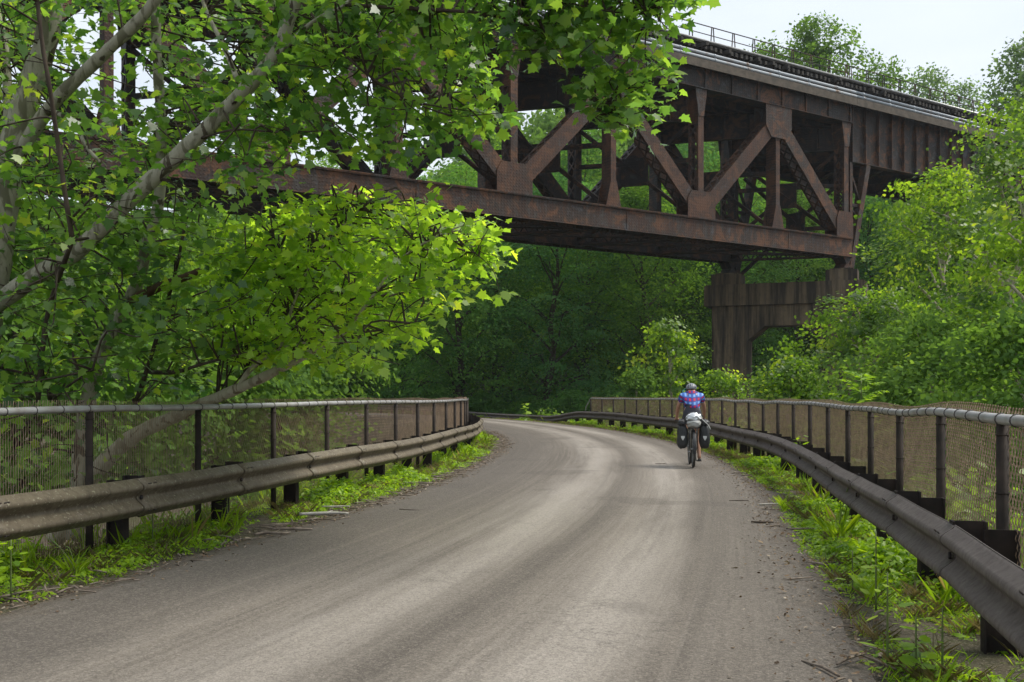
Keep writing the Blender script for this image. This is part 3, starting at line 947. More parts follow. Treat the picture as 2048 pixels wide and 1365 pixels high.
# cross frames between the trusses
def skew_at(v): return SKEW * v / SP
for k in range(2 * NP + 1):
    u = -PL / 2 * k
    mb = MB()
    mb.beam(bp(u, 0.5, ZT0 - 1.05), bp(u + SKEW, SP - 0.5, ZT0 - 1.05), 1.95, 0.06, BD)
    for zz in (ZT0 - 0.1, ZT0 - 2.0):
        mb.beam(bp(u, 0.5, zz), bp(u + SKEW, SP - 0.5, zz), 0.08, 0.42, BD)
    for f in (0.2, 0.4, 0.6, 0.8):
        mb.box(bp(u + SKEW * f, SP * f, ZT0 - 1.05), BD * 0.10, BN * 0.03, UZ * 0.9)
    adopt(mb.build('floor_beam', M['steel_dark']), span)
    if k % 2 == 0 or k < 4:
        mb = MB()
        a0, a1 = ZB1 + 0.4, ZT0 - 2.1
        mb.beam(bp(u, 0.55, a0), bp(u + SKEW, SP - 0.55, a1), 0.26, 0.16, BD)
        mb.beam(bp(u + 0.18, 0.55, a1), bp(u + SKEW + 0.18, SP - 0.55, a0), 0.26, 0.16, BD)
        c = bp(u + SKEW / 2 + 0.09, SP / 2, (a0 + a1) / 2)
        ac = (BN * SP + BD * SKEW).normalized()
        mb.box(c, ac * 0.95, BD.cross(UZ).cross(ac).normalized() * 0.03 if False else (UZ.cross(ac)) * 0.13, UZ * 0.95)
        mb.beam(bp(u, 0.55, a1 - 2.6), bp(u + SKEW, SP - 0.55, a1 - 2.6), 0.3, 0.22, BD)
        adopt(mb.build('sway_brace', M['steel_dark']), span)
    # bottom strut
    mb = MB()
    for q in (0.12, ZB1 - ZB0 - 0.12):
        mb.beam(bp(u, 0.5, ZB0 + q), bp(u + SKEW, SP - 0.5, ZB0 + q), 0.14, 0.42, BD)
    lattice(mb, bp(u, 0.5, (ZB0 + ZB1) / 2 - 0.1), bp(u + SKEW, SP - 0.5, (ZB0 + ZB1) / 2 - 0.1), UZ, ZB1 - ZB0 - 0.35, 0.7, 0.10, 0.02)
    adopt(mb.build('bottom_strut', M['steel_dark']), span)
    if k < 2 * NP:
        mb = MB()
        un = u - PL / 2
        mb.beam(bp(u, 0.5, ZB0 + 0.22), bp(un + SKEW, SP - 0.5, ZB0 + 0.22), 0.30, 0.20, UZ)
        mb.beam(bp(un, 0.5, ZB0 + 0.45), bp(u + SKEW, SP - 0.5, ZB0 + 0.45), 0.30, 0.20, UZ)
        adopt(mb.build('wind_brace', M['steel_dark']), span)
mb = MB()
for v in (1.35, 2.85, 4.35, 5.85):
    mb.beam(bp(-PL * NP + SKEW * v / SP, v, ZT0 + 0.35), bp(0.5 + SKEW * v / SP, v, ZT0 + 0.35), 1.3, 0.05, BN)
    mb.beam(bp(-PL * NP + SKEW * v / SP, v, ZT0 - 0.29), bp(0.5 + SKEW * v / SP, v, ZT0 - 0.29), 0.05, 0.4, BN)
adopt(mb.build('stringers', M['steel_dark']), span)['kind'] = 'stuff'

def deck(root, u0, u1, vnear, vfar, zt, seed):
    g = random.Random(seed)
    mb = MB()
    u = u0
    mb.box((bp(u0, (vnear + vfar) / 2, zt + 0.60) + bp(u1, (vnear + vfar) / 2, zt + 0.60)) / 2, BD * (abs(u1 - u0) / 2), BN * ((vfar - vnear) / 2 - 0.5), UZ * 0.58)
    while u < u1:
        e = g.uniform(-0.02, 0.10) if g.random() > 0.16 else g.uniform(0.3, 0.75)
        mb.box(bp(u, (vnear - e + vfar) / 2, zt + 1.36 + g.uniform(-.012, .012)), BD * 0.115, BN * ((vfar - vnear + e) / 2), UZ * 0.135)
        u += 0.50
    t = adopt(mb.build('timber_ties', M['timber']), root)
    t['kind'] = 'stuff'
    # planks and worn metal edge above the ties
    mb = MB()
    mb.box((bp(u0, vnear + 0.55, zt + 1.68) + bp(u1, vnear + 0.55, zt + 1.68)) / 2, BD * ((u1 - u0) / 2), BN * 0.55, UZ * 0.05)
    mb.box((bp(u0, vnear + 0.75, zt + 1.57) + bp(u1, vnear + 0.75, zt + 1.57)) / 2, BD * ((u1 - u0) / 2), BN * 0.10, UZ * 0.055)
    adopt(mb.build('walkway', M['timber']), root)
    mb = MB()
    mb.tube([bp(u0, vnear + 0.02, zt + 1.80), bp(u1, vnear + 0.02, zt + 1.80)], 0.085, 8)
    adopt(mb.build('walkway_edge', M['bright_edge'], None, True), root)
    # service pipes on a plank ledge
    mb = MB()
    mb.box((bp(u0, vnear - 0.42, zt + 0.02) + bp(u1, vnear - 0.42, zt + 0.02)) / 2, BD * ((u1 - u0) / 2), BN * 0.40, UZ * 0.06)
    mb.box((bp(u0, vnear - 0.80, zt - 0.14) + bp(u1, vnear - 0.80, zt - 0.14)) / 2, BD * ((u1 - u0) / 2), BN * 0.035, UZ * 0.28)
    adopt(mb.build('plank_ledge', M['board']), root)
    for v, z, r in ((vnear - 0.72, zt + 0.29, 0.115), (vnear - 0.66, zt + 0.62, 0.105)):
        mb = MB()
        mb.tube([bp(u0, v, z), bp(u1, v, z)], r, 12)
        u = u0 + 0.8
        while u < u1:
            mb.tube([bp(u, v, z), bp(u + 0.16, v, z)], r + 0.018, 12)
            u += 3.2
        adopt(mb.build('service_pipe', M['pipe'], None, True), root)
    # handrail
    mb = MB()
    vr = vnear + 0.12
    for z, r in ((zt + 2.88, 0.040), (zt + 2.30, 0.033)):
        mb.tube([bp(u0, vr, z), bp(u1, vr, z)], r, 6)
    hr = adopt(mb.build('handrail', M['steel_dark']), root)
    u = u0 + 0.4
    while u < u1:
        mb = MB()
        for q in (-1, 1):
            mb.beam(bp(u + q * 0.17, vr, zt + 1.74), bp(u + q * 0.07, vr, zt + 2.90), 0.055, 0.055, BN)
        x = mb.build('railing_post', M['steel_dark'])
        x.parent = hr
        u += 2.05
deck(span, -PL * NP, 0.6, -0.15, SP + 0.15 + 1.2, ZT1 + 0.06, 5)

# plate girder span beyond the pier
gspan = empty('plate_girder_span', bp(18, SP / 2, ZT1))
tag(gspan, 'deep grey-brown plate girder span with vertical stiffeners joining the truss at the pier', 'bridge')
GZ0 = HC + 17.9
for v, sk, mt in ((0.0, 0.0, M['steel_grey']), (SP, SKEW, M['steel_dark'])):
    u0, u1 = 0.9 + sk, 46.0
    zc = (GZ0 + ZT1) / 2
    mb = MB()
    a, b = bp(u0, v, 0), bp(u1, v, 0)
    mb.beam(a + UZ * zc, b + UZ * zc, ZT1 - GZ0, 0.05, BN)
    for zz in (GZ0 - 0.03, ZT1 + 0.03):
        mb.beam(a + UZ * zz, b + UZ * zz, 0.06, 0.62, BN)
    for zz in (GZ0 + 0.12, ZT1 - 0.12):
        mb.beam(a + UZ * zz - BN * 0.04, b + UZ * zz - BN * 0.04, 0.22, 0.03, BN)
    gw = adopt(mb.build('girder', mt), gspan)
    u = u0 + 0.1
    while u < u1:
        mb = MB()
        mb.box(bp(u, v - 0.17, zc), BD * 0.035, BN * 0.125, UZ * ((ZT1 - GZ0) / 2 - 0.02))
        x = mb.build('stiffener', M['steel_dark'] if v else M['steel'])
        x.parent = gw
        u += 1.62
mb = MB()
for i in range(11):
    u = 1.5 + i * 4.2
    mb.beam(bp(u, 0.3, zc), bp(u + SKEW, SP - 0.3, zc), ZT1 - GZ0 - 0.5, 0.08, BD)
    mb.beam(bp(u, 0.3, GZ0 + 0.1), bp(u + 4.0, SP - 0.3, GZ0 + 0.1), 0.25, 0.15, UZ)
mb.box(bp(23, SP / 2, ZT1 - 0.12), BD * 22, BN * (SP / 2 - 0.4), UZ * 0.08)
adopt(mb.build('cross_frame', M['steel_dark']), gspan)
deck(gspan, 0.62, 46.0, -0.15, SP + 1.35, ZT1 + 0.06, 9)

# rocker bent carrying the girder end
bent = empty('steel_bent', bp(1.2, SP / 2, HC + 9.0))
tag(bent, 'slanting rusty steel bent under the end of the plate girder on the pier', 'support')
for v, sk in ((0.0, 0.0), (SP, SKEW)):
    mb = MB()
    a = bp(0.75 + sk, v, HC + 9.3); b = bp(2.9 + sk, v, GZ0 - 0.08)
    mb.beam(a, b, 0.48, 0.6, BN)
    mb.beam(bp(0.85 + sk, v, HC + 9.3), bp(0.85 + sk, v, GZ0 - 0.08), 0.30, 0.5, BN)
    adopt(mb.build('column', M['steel'] if not v else M['steel_dark']), bent)
    mb = MB()
    mb.beam(bp(0.9 + sk, v, GZ0 - 0.5), bp(2.1 + sk, v, GZ0 - 3.0), 0.14, 0.2, BN)
    mb.beam(bp(0.9 + sk, v, GZ0 - 3.3), bp(2.1 + sk, v, GZ0 - 3.3), 0.22, 0.3, BN)
    mb.beam(bp(0.9 + sk, v, GZ0 - 3.5), bp(1.9 + sk, v, GZ0 - 4.2), 0.12, 0.2, BN)
    adopt(mb.build('knee_brace', M['steel_dark']), bent)
mb = MB()
mb.beam(bp(1.2, 0.3, HC + 9.6), bp(1.6 + SKEW, SP - 0.3, GZ0 - 0.6), 0.25, 0.2, BD)
mb.beam(bp(1.6, 0.3, GZ0 - 0.6), bp(1.2 + SKEW, SP - 0.3, HC + 9.6), 0.25, 0.2, BD)
mb.beam(bp(1.4, 0.3, HC + 13), bp(1.4 + SKEW, SP - 0.3, HC + 13), 0.3, 0.3, BD)
mb.box(bp(1.4 + SKEW / 2, SP / 2, HC + 13.4), BN * 0.9, BD * 0.05, UZ * 0.9)
adopt(mb.build('cross_brace', M['steel_dark']), bent)

# concrete pier
PU = (BN * SP + BD * SKEW).normalized()            # along the pier, from the near truss to the far one
PV = Vector((-PU.y, PU.x, 0))
if PV.y < 0: PV = -PV
pc = bp(0.5, 0, 0) + PU * (SP * 0.5 + 0.9)
pier = empty('concrete_pier', pc + UZ * -2.5)
tag(pier, 'dark stained concrete pier with a heavy cap and chamfered opening under the truss end', 'pier')
plen = 11.0
PZ1, PZ0 = HC + 8.65, HC + 7.0
mb = MB()
c0 = pc + PV * 0.0
hl = plen / 2
cap = [(-hl - 0.55, PZ0), (-hl - 0.55, PZ1 - 0.15), (-hl - 0.40, PZ1), (hl + 0.40, PZ1), (hl + 0.55, PZ1 - 0.15), (hl + 0.55, PZ0)]
mb.prism([c0 + PU * a + UZ * b - PV * 1.55 for a, b in cap], PV * 3.1)
adopt(mb.build('cap', M['concrete']), pier)
mb = MB()
leg = 2.75
arch = [(-hl, -4), (-hl, PZ0 - 0.02), (hl, PZ0 - 0.02), (hl, -4), (hl - leg, -4), (hl - leg, PZ0 - 2.75), (hl - leg - 1.35, PZ0 - 1.62), (-hl + leg + 1.35, PZ0 - 1.62), (-hl + leg, PZ0 - 2.75), (-hl + leg, -4)]
def quadset(mb, prof, off):
    mb.prism([c0 + PU * a + UZ * b - PV * 1.3 for a, b in prof], off)
mb2 = MB()
pts2 = [c0 + PU * a + UZ * b - PV * 1.25 for a, b in arch]
mb2.prism(pts2, PV * 2.5)
adopt(mb2.build('shaft', M['concrete']), pier)
for vv, uu in ((0.0, 0.0), (SP, SKEW)):
    base = bp(uu + 0.1, vv, 0)
    mb = MB()
    mb.box(base + UZ * (PZ1 + 0.42), PU * 1.15, PV * 1.05, UZ * 0.42)
    mb.box(base + UZ * (PZ1 + 0.90), PU * 0.85, PV * 0.85, UZ * 0.055)
    adopt(mb.build('bearing_block', M['concrete']), pier)
    mb = MB()
    mb.prism([base + PU * 0.0 - BN * 0 + BD * a + UZ * b - BN * 0.5 for a, b in ((-0.5, PZ1 + 0.96), (0.5, PZ1 + 0.96), (0.16, PZ1 + 1.35), (0.5, ZB0 - 0.02), (-0.5, ZB0 - 0.02), (-0.16, PZ1 + 1.35))], BN * 1.0)
    adopt(mb.build('bearing_shoe', M['steel_dark']), pier)

# ------------------------------------------------------------------ trees
def sample_poly(g, poly, n):
    poly = np.array(poly, float)
    lo = poly.min(0); hi = poly.max(0)
    outp = []
    while len(outp) < n:
        q = lo + (hi - lo) * g.random((n * 2, 2))
        ins = np.zeros(len(q), bool)
        j = len(poly) - 1
        for i in range(len(poly)):
            xi, yi = poly[i]; xj, yj = poly[j]
            c = ((yi > q[:, 1]) != (yj > q[:, 1])) & (q[:, 0] < (xj - xi) * (q[:, 1] - yi) / (yj - yi + 1e-12) + xi)
            ins ^= c
            j = i
        outp.extend(q[ins].tolist())
    return np.array(outp[:n])

def smooth_path(pts, per=6):
    """Catmull-Rom through (Vector, radius)"""
    P = [p for p, r in pts]; Rr = [r for p, r in pts]
    P = [P[0] * 2 - P[1]] + P + [P[-1] * 2 - P[-2]]
    o = []; ro_ = []
    for i in range(1, len(P) - 2):
        for k in range(per):
            t = k / per
            o.append(0.5 * ((2 * P[i]) + (P[i + 1] - P[i - 1]) * t + (2 * P[i - 1] - 5 * P[i] + 4 * P[i + 1] - P[i + 2]) * t * t + (3 * P[i] - P[i - 1] - 3 * P[i + 1] + P[i + 2]) * t ** 3))
            ro_.append(Rr[i - 1] * (1 - t) + Rr[i] * t)
    o.append(P[-2]); ro_.append(Rr[-1])
    return o, ro_

def twig_leaves(g, c, d, n, L, ls, T, spread=0.16, up=0.9):
    """leaves along one twig: alternating, facing the sky, tips drooping"""
    t = (np.arange(n) + g.random(n) * 0.8) / n
    side = np.where(np.arange(n) % 2 == 0, 1.0, -1.0)
    d = d / np.linalg.norm(d)
    lat_ = np.cross(d, [0, 0, 1.0]); lat_ = lat_ / (np.linalg.norm(lat_) + 1e-6)
    P = c + d * (t * L)[:, None] + lat_ * (side * spread * g.uniform(0.3, 1.1, n))[:, None] + g.normal(0, 0.045, (n, 3))
    N = np.array([0, 0, up]) + g.normal(0, 0.52, (n, 3)); N = norm(N)
    D = lat_ * side[:, None] * 0.9 + d * 0.6 + np.array([0, 0, -0.35]) + g.normal(0, 0.35, (n, 3))
    S = ls * g.uniform(0.55, 1.2, n)
    return leaves(P, N, norm(D), S, T, g.uniform(-0.05, 0.55), g.uniform(0.0, 0.6))

# --- the sycamore at the roadside: several leaning stems drawn out limb by limb
def syc_limb(mbx, pts, d0, d1, sub_list=None, n=10):
    """pts in (photo x, photo y, depth); d0/d1 diameters in metres"""
    m = len(pts)
    pr = [(iw(*p), 0.74 * (d0 + (d1 - d0) * i / (m - 1)) / 2) for i, p in enumerate(pts)]
    P, r = smooth_path(pr, 6)
    r = [q * (1 + 0.07 * math.sin(i * 1.7)) for i, q in enumerate(r)]
    mbx.tube(P, r, n)
    if sub_list is not None: sub_list.extend(P)
    return P

def sycamore(name, label, limbs, dark_limbs, stub, polys, mats, holes, seed, ls=0.098):
    root_p = limbs[0][0][0]
    base = iw(*root_p)
    root = empty(name, base)
    tag(root, label, 'tree')
    g = np.random.default_rng(seed)
    nodes = []
    mbt = MB()
    for pts, d0, d1 in limbs: syc_limb(mbt, pts, d0, d1, nodes, 12)
    tr = adopt(mbt.build('trunk', mats[0], None, True), root)
    if dark_limbs:
        mbd = MB()
        for pts, d0, d1 in dark_limbs: syc_limb(mbd, pts, d0, d1, nodes, 8)
        x = mbd.build('limb', M['bark_dark'], None, True)
        adopt(x, root)
    if stub:
        mbd = MB()
        syc_limb(mbd, stub[0], stub[1], stub[2], None, 10)
        adopt(mbd.build('broken_limb', M['bark_stub'], None, True), root)
    nodes = np.array([tuple(p) for p in nodes])
    cl = Cloud()
    tw = MB()
    for poly, num, (dl, dh), pl in polys:
        q = sample_poly(g, poly, num)
        dep = dl + (dh - dl) * g.random(num)
        for (x, y), Y in zip(q, dep):
            if any((x - hx) ** 2 + (y - hy) ** 2 < hr ** 2 and g.random() < hp for hx, hy, hr, hp in holes): continue
            c = np.array(iw(x, y, Y))
            if c[2] < -2.0: continue
            if c[2] < 1.75 and math.hypot(c[0] - RC.x, c[1] - RC.y) > fl - 0.55: continue
            near = nodes[np.argmin(np.sum((nodes - c) ** 2, 1) + 4 * np.maximum(nodes[:, 2] - c[2] - 0.6, 0))]
            v = c - near
            dist = np.linalg.norm(v)
            d = v / (dist + 1e-6) + g.normal(0, 0.35, 3) + np.array([0.15, -0.1, 0])
            d[2] *= 0.4
            d = d / np.linalg.norm(d)
            n = int(g.integers(pl[0], pl[1]))
            L = g.uniform(0.35, 0.75)
            s0 = c - d * L * 0.5
            V, Lp, S = twig_leaves(g, s0, d, n, L, ls, T_SYC)
            cl.add(V, Lp, S, np.clip(g.normal(0.45, 0.2) + g.normal(0, 0.16, n), 0, 1) ** 1.0)
            if g.random() < 0.42 and dist < 2.4:
                mid = (Vector(near) + Vector(s0)) / 2 + Vector(g.normal(0, 0.10, 3)) + Vector((0, 0, 0.12))
                P, r = smooth_path([(Vector(near), 0.012), (mid, 0.009), (Vector(s0), 0.006), (Vector(s0 + d * L), 0.003)], 3)
                tw.tube(P, r, 4, 0, False)
    x = adopt(tw.build('twigs', M['bark_dark'], None, True), root)
    x['kind'] = 'stuff'
    x = cl.mesh('crown', mats[1])
    x = adopt(x, root)
    return root

A_limbs = [
    ([(-150, 1120, 10.9), (-60, 800, 10.9), (-10, 520, 10.9), (18, 330, 10.9), (55, 195, 10.9), (95, 70, 10.8), (118, -120, 10.7)], 0.52, 0.26),
    ([(20, 335, 10.9), (100, 215, 10.6), (190, 125, 10.3), (300, 15, 10.0), (350, -90, 9.8)], 0.20, 0.13),
    ([(10, 400, 10.9), (16, 250, 11.4), (8, 90, 11.8), (-30, -60, 12)], 0.17, 0.10),
    ([(-60, 650, 10.9), (60, 560, 10.6), (150, 505, 10.4), (265, 395, 10.2), (390, 280, 10.0), (490, 180, 9.9), (548, 112, 9.8), (572, 60, 9.8), (612, -60, 9.7)], 0.26, 0.14),
    ([(150, 1080, 11.6), (165, 880, 11.6), (190, 740, 11.5), (235, 645, 11.5), (272, 575, 11.5), (292, 500, 11.5), (318, 400, 11.4), (322, 250, 11.3), (313, 90, 11.2), (310, -120, 11.1)], 0.25, 0.125),
    ([(475, 160, 9.9), (448, 95, 10.2), (410, 15, 10.5), (380, -80, 10.8)], 0.07, 0.04),
    ([(545, 120, 9.8), (625, 45, 9.6), (690, 10, 9.4), (760, -60, 9.3)], 0.06, 0.04),
    ([(110, 225, 10.5), (150, 245, 10.3), (170, 290, 10.2), (200, 325, 10.1)], 0.07, 0.04),
]
A_dark = [
    ([(145, 480, 9.4), (132, 400, 9.3), (118, 300, 9.3), (100, 180, 9.2), (85, 90, 9.2), (70, -40, 9.2)], 0.065, 0.05),
    ([(75, 800, 10.6), (85, 700, 10.6), (100, 610, 10.5), (145, 480, 9.6)], 0.085, 0.06),
    ([(100, 800, 10.8), (90, 755, 10.7), (40, 745, 10.6), (-30, 730, 10.5)], 0.06, 0.03),
    ([(270, 810, 11.8), (300, 720, 11.6), (330, 620, 11.5), (352, 540, 11.3), (372, 440, 11.2)], 0.07, 0.04),
    ([(105, 800, 10.8), (140, 770, 10.4), (185, 740, 10.2)], 0.04, 0.03),
    ([(300, 745, 11.5), (350, 745, 11.0), (400, 730, 10.8), (480, 708, 10.6)], 0.065, 0.035),
    ([(690, 10, 9.4), (860, 20, 9.3), (980, 30, 9.2), (1090, 70, 9.2), (1115, 130, 9.2), (1190, 200, 9.2), (1250, 235, 9.2)], 0.05, 0.014),
    ([(980, 30, 9.2), (1110, 5, 9.1), (1230, 25, 9.0), (1320, 20, 9.0)], 0.03, 0.012),
    ([(600, 0, 9.7), (700, 120, 9.5), (800, 190, 9.4), (900, 220, 9.3)], 0.04, 0.012),
    ([(390, 280, 10.0), (470, 260, 9.7), (560, 265, 9.5), (650, 262, 9.4)], 0.035, 0.014),
]
A_polys = [
    ([(-160, -160), (700, -160), (700, 120), (560, 330), (470, 395), (430, 440), (500, 560), (490, 700), (420, 790), (-160, 800)], 880, (10.4, 13.8), (10, 17)),
    ([(-160, -160), (700, -160), (700, 120), (560, 330), (430, 440), (500, 560), (490, 700), (420, 790), (-160, 800)], 190, (9.2, 10.6), (8, 14)),
    ([(560, -160), (1010, -160), (985, 20), (985, 90), (960, 190), (1005, 245), (930, 270), (850, 310), (700, 320), (580, 312), (520, 300)], 450, (9.2, 11.8), (10, 17)),
    ([(985, -160), (1375, -160), (1372, 10), (1318, 70), (1300, 120), (1180, 110), (1080, 100), (985, 60)], 190, (8.7, 9.8), (9, 16)),
    ([(1190, 90), (1300, 120), (1355, 178), (1325, 200), (1262, 262), (1200, 225), (1160, 160)], 42, (8.8, 9.5), (8, 14)),
    ([(-160, 800), (460, 800), (380, 950), (-160, 960)], 60, (9.8, 12.5), (5, 10)),
    ([(480, 330), (600, 330), (560, 350), (520, 360), (470, 400)], 10, (9, 10), (5, 9)),
]
A_holes = [(270, 110, 46, .85), (190, 60, 38, .8), (285, 190, 44, .85), (240, 160, 40, .8), (390, 110, 36, .8), (440, 90, 30, .7), (560, 185, 34, .85), (630, 180, 34, .85),
           (560, 320, 50, .55), (640, 250, 44, .5), (740, 170, 44, .8), (790, 260, 44, .7), (700, 290, 40, .6), (620, 340, 45, .9), (590, 385, 50, .9), (540, 350, 40, .7), (700, 350, 40, .95), (780, 370, 40, .95), (500, 110, 40, .6), (880, 170, 40, .6), (660, 60, 36, .5), (900, 300, 40, .8), (1030, 130, 40, .7), (230, 350, 40, .4)]
sycamore('sycamore_tree', 'big sycamore with mottled grey-cream leaning stems and dark green star-shaped leaves', A_limbs, A_dark,
         ([(255, 612, 11.4), (285, 590, 11.3), (335, 568, 11.1), (370, 555, 11.0), (399, 543, 10.9)], 0.16, 0.10), A_polys, (M['bark'], M['leaf_syc']), A_holes, 21)
B_limbs = [
    ([(110, 1080, 12.6), (180, 960, 12.4), (260, 878, 12.2), (340, 838, 12.0), (420, 802, 11.8), (520, 758, 11.4), (590, 722, 11.1), (640, 695, 10.9), (690, 665, 10.7)], 0.30, 0.055),
    ([(470, 785, 11.6), (505, 735, 11.4), (560, 700, 11.2), (610, 685, 11.0)], 0.09, 0.04),
    ([(690, 665, 10.7), (740, 600, 10.5), (800, 520, 10.3), (880, 470, 10.2), (960, 440, 10.1)], 0.055, 0.015),
    ([(560, 700, 11.2), (590, 600, 11.0), (640, 500, 10.8), (720, 420, 10.6)], 0.05, 0.02),
]
B_dark = [
    ([(640, 695, 10.9), (720, 680, 10.6), (790, 655, 10.4), (850, 640, 10.2)], 0.03, 0.010),
    ([(700, 600, 10.6), (800, 570, 10.3), (880, 545, 10.1)], 0.025, 0.010),
    ([(590, 600, 11), (560, 500, 10.8), (520, 430, 10.7)], 0.035, 0.015),
    ([(880, 470, 10.2), (940, 500, 10.1), (985, 540, 10.0), (1000, 590, 10.0)], 0.018, 0.006),
]
B_polys = [
    ([(560, 405), (660, 398), (740, 392), (830, 408), (900, 428), (985, 440), (1000, 480), (1010, 520), (940, 560), (880, 590), (845, 640), (830, 680), (700, 735), (560, 770), (470, 780), (440, 640), (440, 470)], 430, (10.0, 13.0), (11, 18)),
    ([(960, 570), (1010, 580), (1000, 600), (975, 600)], 3, (9.9, 10.1), (4, 6)),
    ([(680, 680), (840, 660), (830, 700), (700, 740)], 16, (9.8, 10.6), (5, 9)),
]
sycamore('sycamore_tree', 'leaning sycamore with a pale low limb over the fence and bright yellow-green leaves', B_limbs, B_dark, None, B_polys, (M['bark_pale'], M['leaf_syc_b']), [(640, 720, 40, .6), (760, 720, 45, .7)], 33)

# --- trees grown by rule: a trunk, limbs and leaf sprays; the arrays are kept so that far ones can be merged into one wood
def grow(seed, H, Rr, base, nlimb, nspray, per, ls, T, layered=0.5, open_=0.0, top=0.75, droop=0.0, zs=0.30, sr=0.62, lean=0.0, ow=0.45, cv=0.16, lt=1.0):
    g = np.random.default_rng(seed)
    mbx = MB()
    tr = H * 0.017 + 0.03
    n = 9
    wx, wy = g.normal(0, 0.02 * H, n), g.normal(0, 0.02 * H, n)
    wx[0] = wy[0] = 0
    wx = np.cumsum(wx) * 0.5 + lean * np.linspace(0, 1, n) ** 1.5 * H; wy = np.cumsum(wy) * 0.5
    tz = np.linspace(-0.4, H * 0.9, n)
    tp = [Vector((wx[i], wy[i], tz[i])) for i in range(n)]
    P, rd = smooth_path([(tp[i], tr * (1 - 0.88 * i / (n - 1)) * (1.25 if i == 0 else 1)) for i in range(n)], 3)
    mbx.tube(P, rd, 8)
    trunk = np.array([tuple(q) for q in P])
    lob = g.uniform(0, 6.28, 4)
    def env(zf, az):
        # radius of the crown at height fraction zf
        b = base
        t = np.clip((zf - b) / (1 - b), 0, 1)
        sh = np.where(t < top * 0.55, 0.55 + 0.45 * np.sin(np.clip(t / (top * 0.55), 0, 1) * math.pi / 2), np.sqrt(np.clip(1 - ((t - top * 0.55) / (1 - top * 0.55)) ** 2, 0.02, 1)))
        return Rr * sh * (1 + 0.20 * np.sin(3 * az + lob[0] + 5 * zf) + 0.13 * np.sin(5 * az + lob[1] - 9 * zf) + 0.10 * np.sin(13 * zf + lob[2]))
    ends = []
    for i in range(nlimb):
        zf = base * 0.8 + (0.93 - base * 0.8) * (i + g.random()) / nlimb
        az = i * 2.4 + g.normal(0, 0.4)
        k = int(np.argmin(np.abs(trunk[:, 2] - zf * H * 0.88)))
        s = Vector(trunk[k])
        zt = min(zf + g.uniform(0.04, 0.16), 0.98)
        rr = float(env(zt, az)) * g.uniform(0.6, 0.92)
        e = Vector((trunk[k][0] + rr * math.cos(az), trunk[k][1] + rr * math.sin(az), zt * H - droop * rr))
        m1 = s.lerp(e, 0.35) + Vector((0, 0, 0.10 * rr)) + Vector(g.normal(0, 0.05 * rr, 3))
        m2 = s.lerp(e, 0.7) + Vector((0, 0, 0.10 * rr)) + Vector(g.normal(0, 0.07 * rr, 3))
        r0 = max(tr * 0.42 * (1 - 0.7 * zf), 0.02) * lt
        LP, LR = smooth_path([(s, r0), (m1, r0 * 0.7), (m2, r0 * 0.45), (e, r0 * 0.15)], 3)
        mbx.tube(LP, LR, 5, 0, False)
        ends += [(np.array(LP[j]), az) for j in range(4, len(LP))]
    # sprays: near the limbs and over the crown surface
    C = []
    for i in range(nspray):
        if g.random() < 0.45 + open_ * 0.5:
            e, az = ends[int(g.integers(len(ends)))]
            C.append(e + g.normal(0, 0.09 * Rr, 3) * np.array([1, 1, 0.7]))
        else:
            zf = base + (1 - base) * (1 - (1 - g.random()) ** 1.15)
            az = g.uniform(0, 6.2832)
            rr = float(env(zf, az)) * (g.uniform(0.62, 1.0) ** 0.7)
            k = int(np.argmin(np.abs(trunk[:, 2] - zf * H * 0.88)))
            C.append(np.array([trunk[k][0] + rr * math.cos(az), trunk[k][1] + rr * math.sin(az), zf * H - droop * rr * 0.7]))
    C = np.array(C)
    out_d = norm(C - np.stack([np.interp(C[:, 2], trunk[:, 2], trunk[:, 0]), np.interp(C[:, 2], trunk[:, 2], trunk[:, 1]), C[:, 2] - 0.3 * Rr], 1))
    N_ = len(C) * per
    ci = np.repeat(np.arange(len(C)), per)
    scl = g.uniform(0.6, 1.35, len(C))[ci][:, None]
    P = C[ci] + g.normal(0, 1, (N_, 3)) * np.array([sr, sr, sr * zs]) * scl
    rad_ = np.hypot(P[:, 0] - C[ci][:, 0], P[:, 1] - C[ci][:, 1])
    P[:, 2] -= 0.22 * rad_ ** 2 * (1 + 2 * droop)
    Nn = norm(np.array([0, 0, 1.0]) * layered + out_d[ci] * ow + g.normal(0, 0.24, (N_, 3)) + g.normal(0, 0.46, (len(C), 3))[ci])
    D = norm(out_d[ci] * 0.7 + g.normal(0, 0.6, (N_, 3)) + np.array([0, 0, -0.25 - droop]))
    S = ls * g.uniform(0.6, 1.3, N_)
    V, L, Sz = leaves(P, Nn, D, S, T, 0.2, 0.15)
    rn = np.clip(g.normal(0.5, cv, len(C))[ci] + g.normal(0, 0.14, N_), 0, 1)
    return mbx, (V, L, Sz, rn)

def make_tree(name, label, g_, leafm, barkm, loc, rz=0.0, sc=(1, 1, 1), group=None, cat='tree'):
    mbx, (V, L, S, rn) = g_
    root = empty(name, loc, rz)
    root.scale = sc
    tag(root, label, cat, group)
    mbx.build('trunk', barkm, root, True)
    np_mesh('crown', V, L, S, leafm, rn, root)
    return root
def copy_tree(root, loc, rz, sc, label, leafm=None):
    r = root.copy(); col.objects.link(r)
    r.location = loc; r.rotation_euler = (0, 0, rz); r.scale = sc
    r['label'] = label
    for ch in list(root.children):
        c = ch.copy(); col.objects.link(c); c.parent = r
    return r

def gz(x, y): return float(terrain(np.array([x]), np.array([y]))[0])
def place(px, Y):
    X = (px - CX) / F * Y
    return (X, Y, gz(X, Y) - 0.05)
def height_for(py, Y, loc): return HC + (HY - py) / F * Y - loc[2]

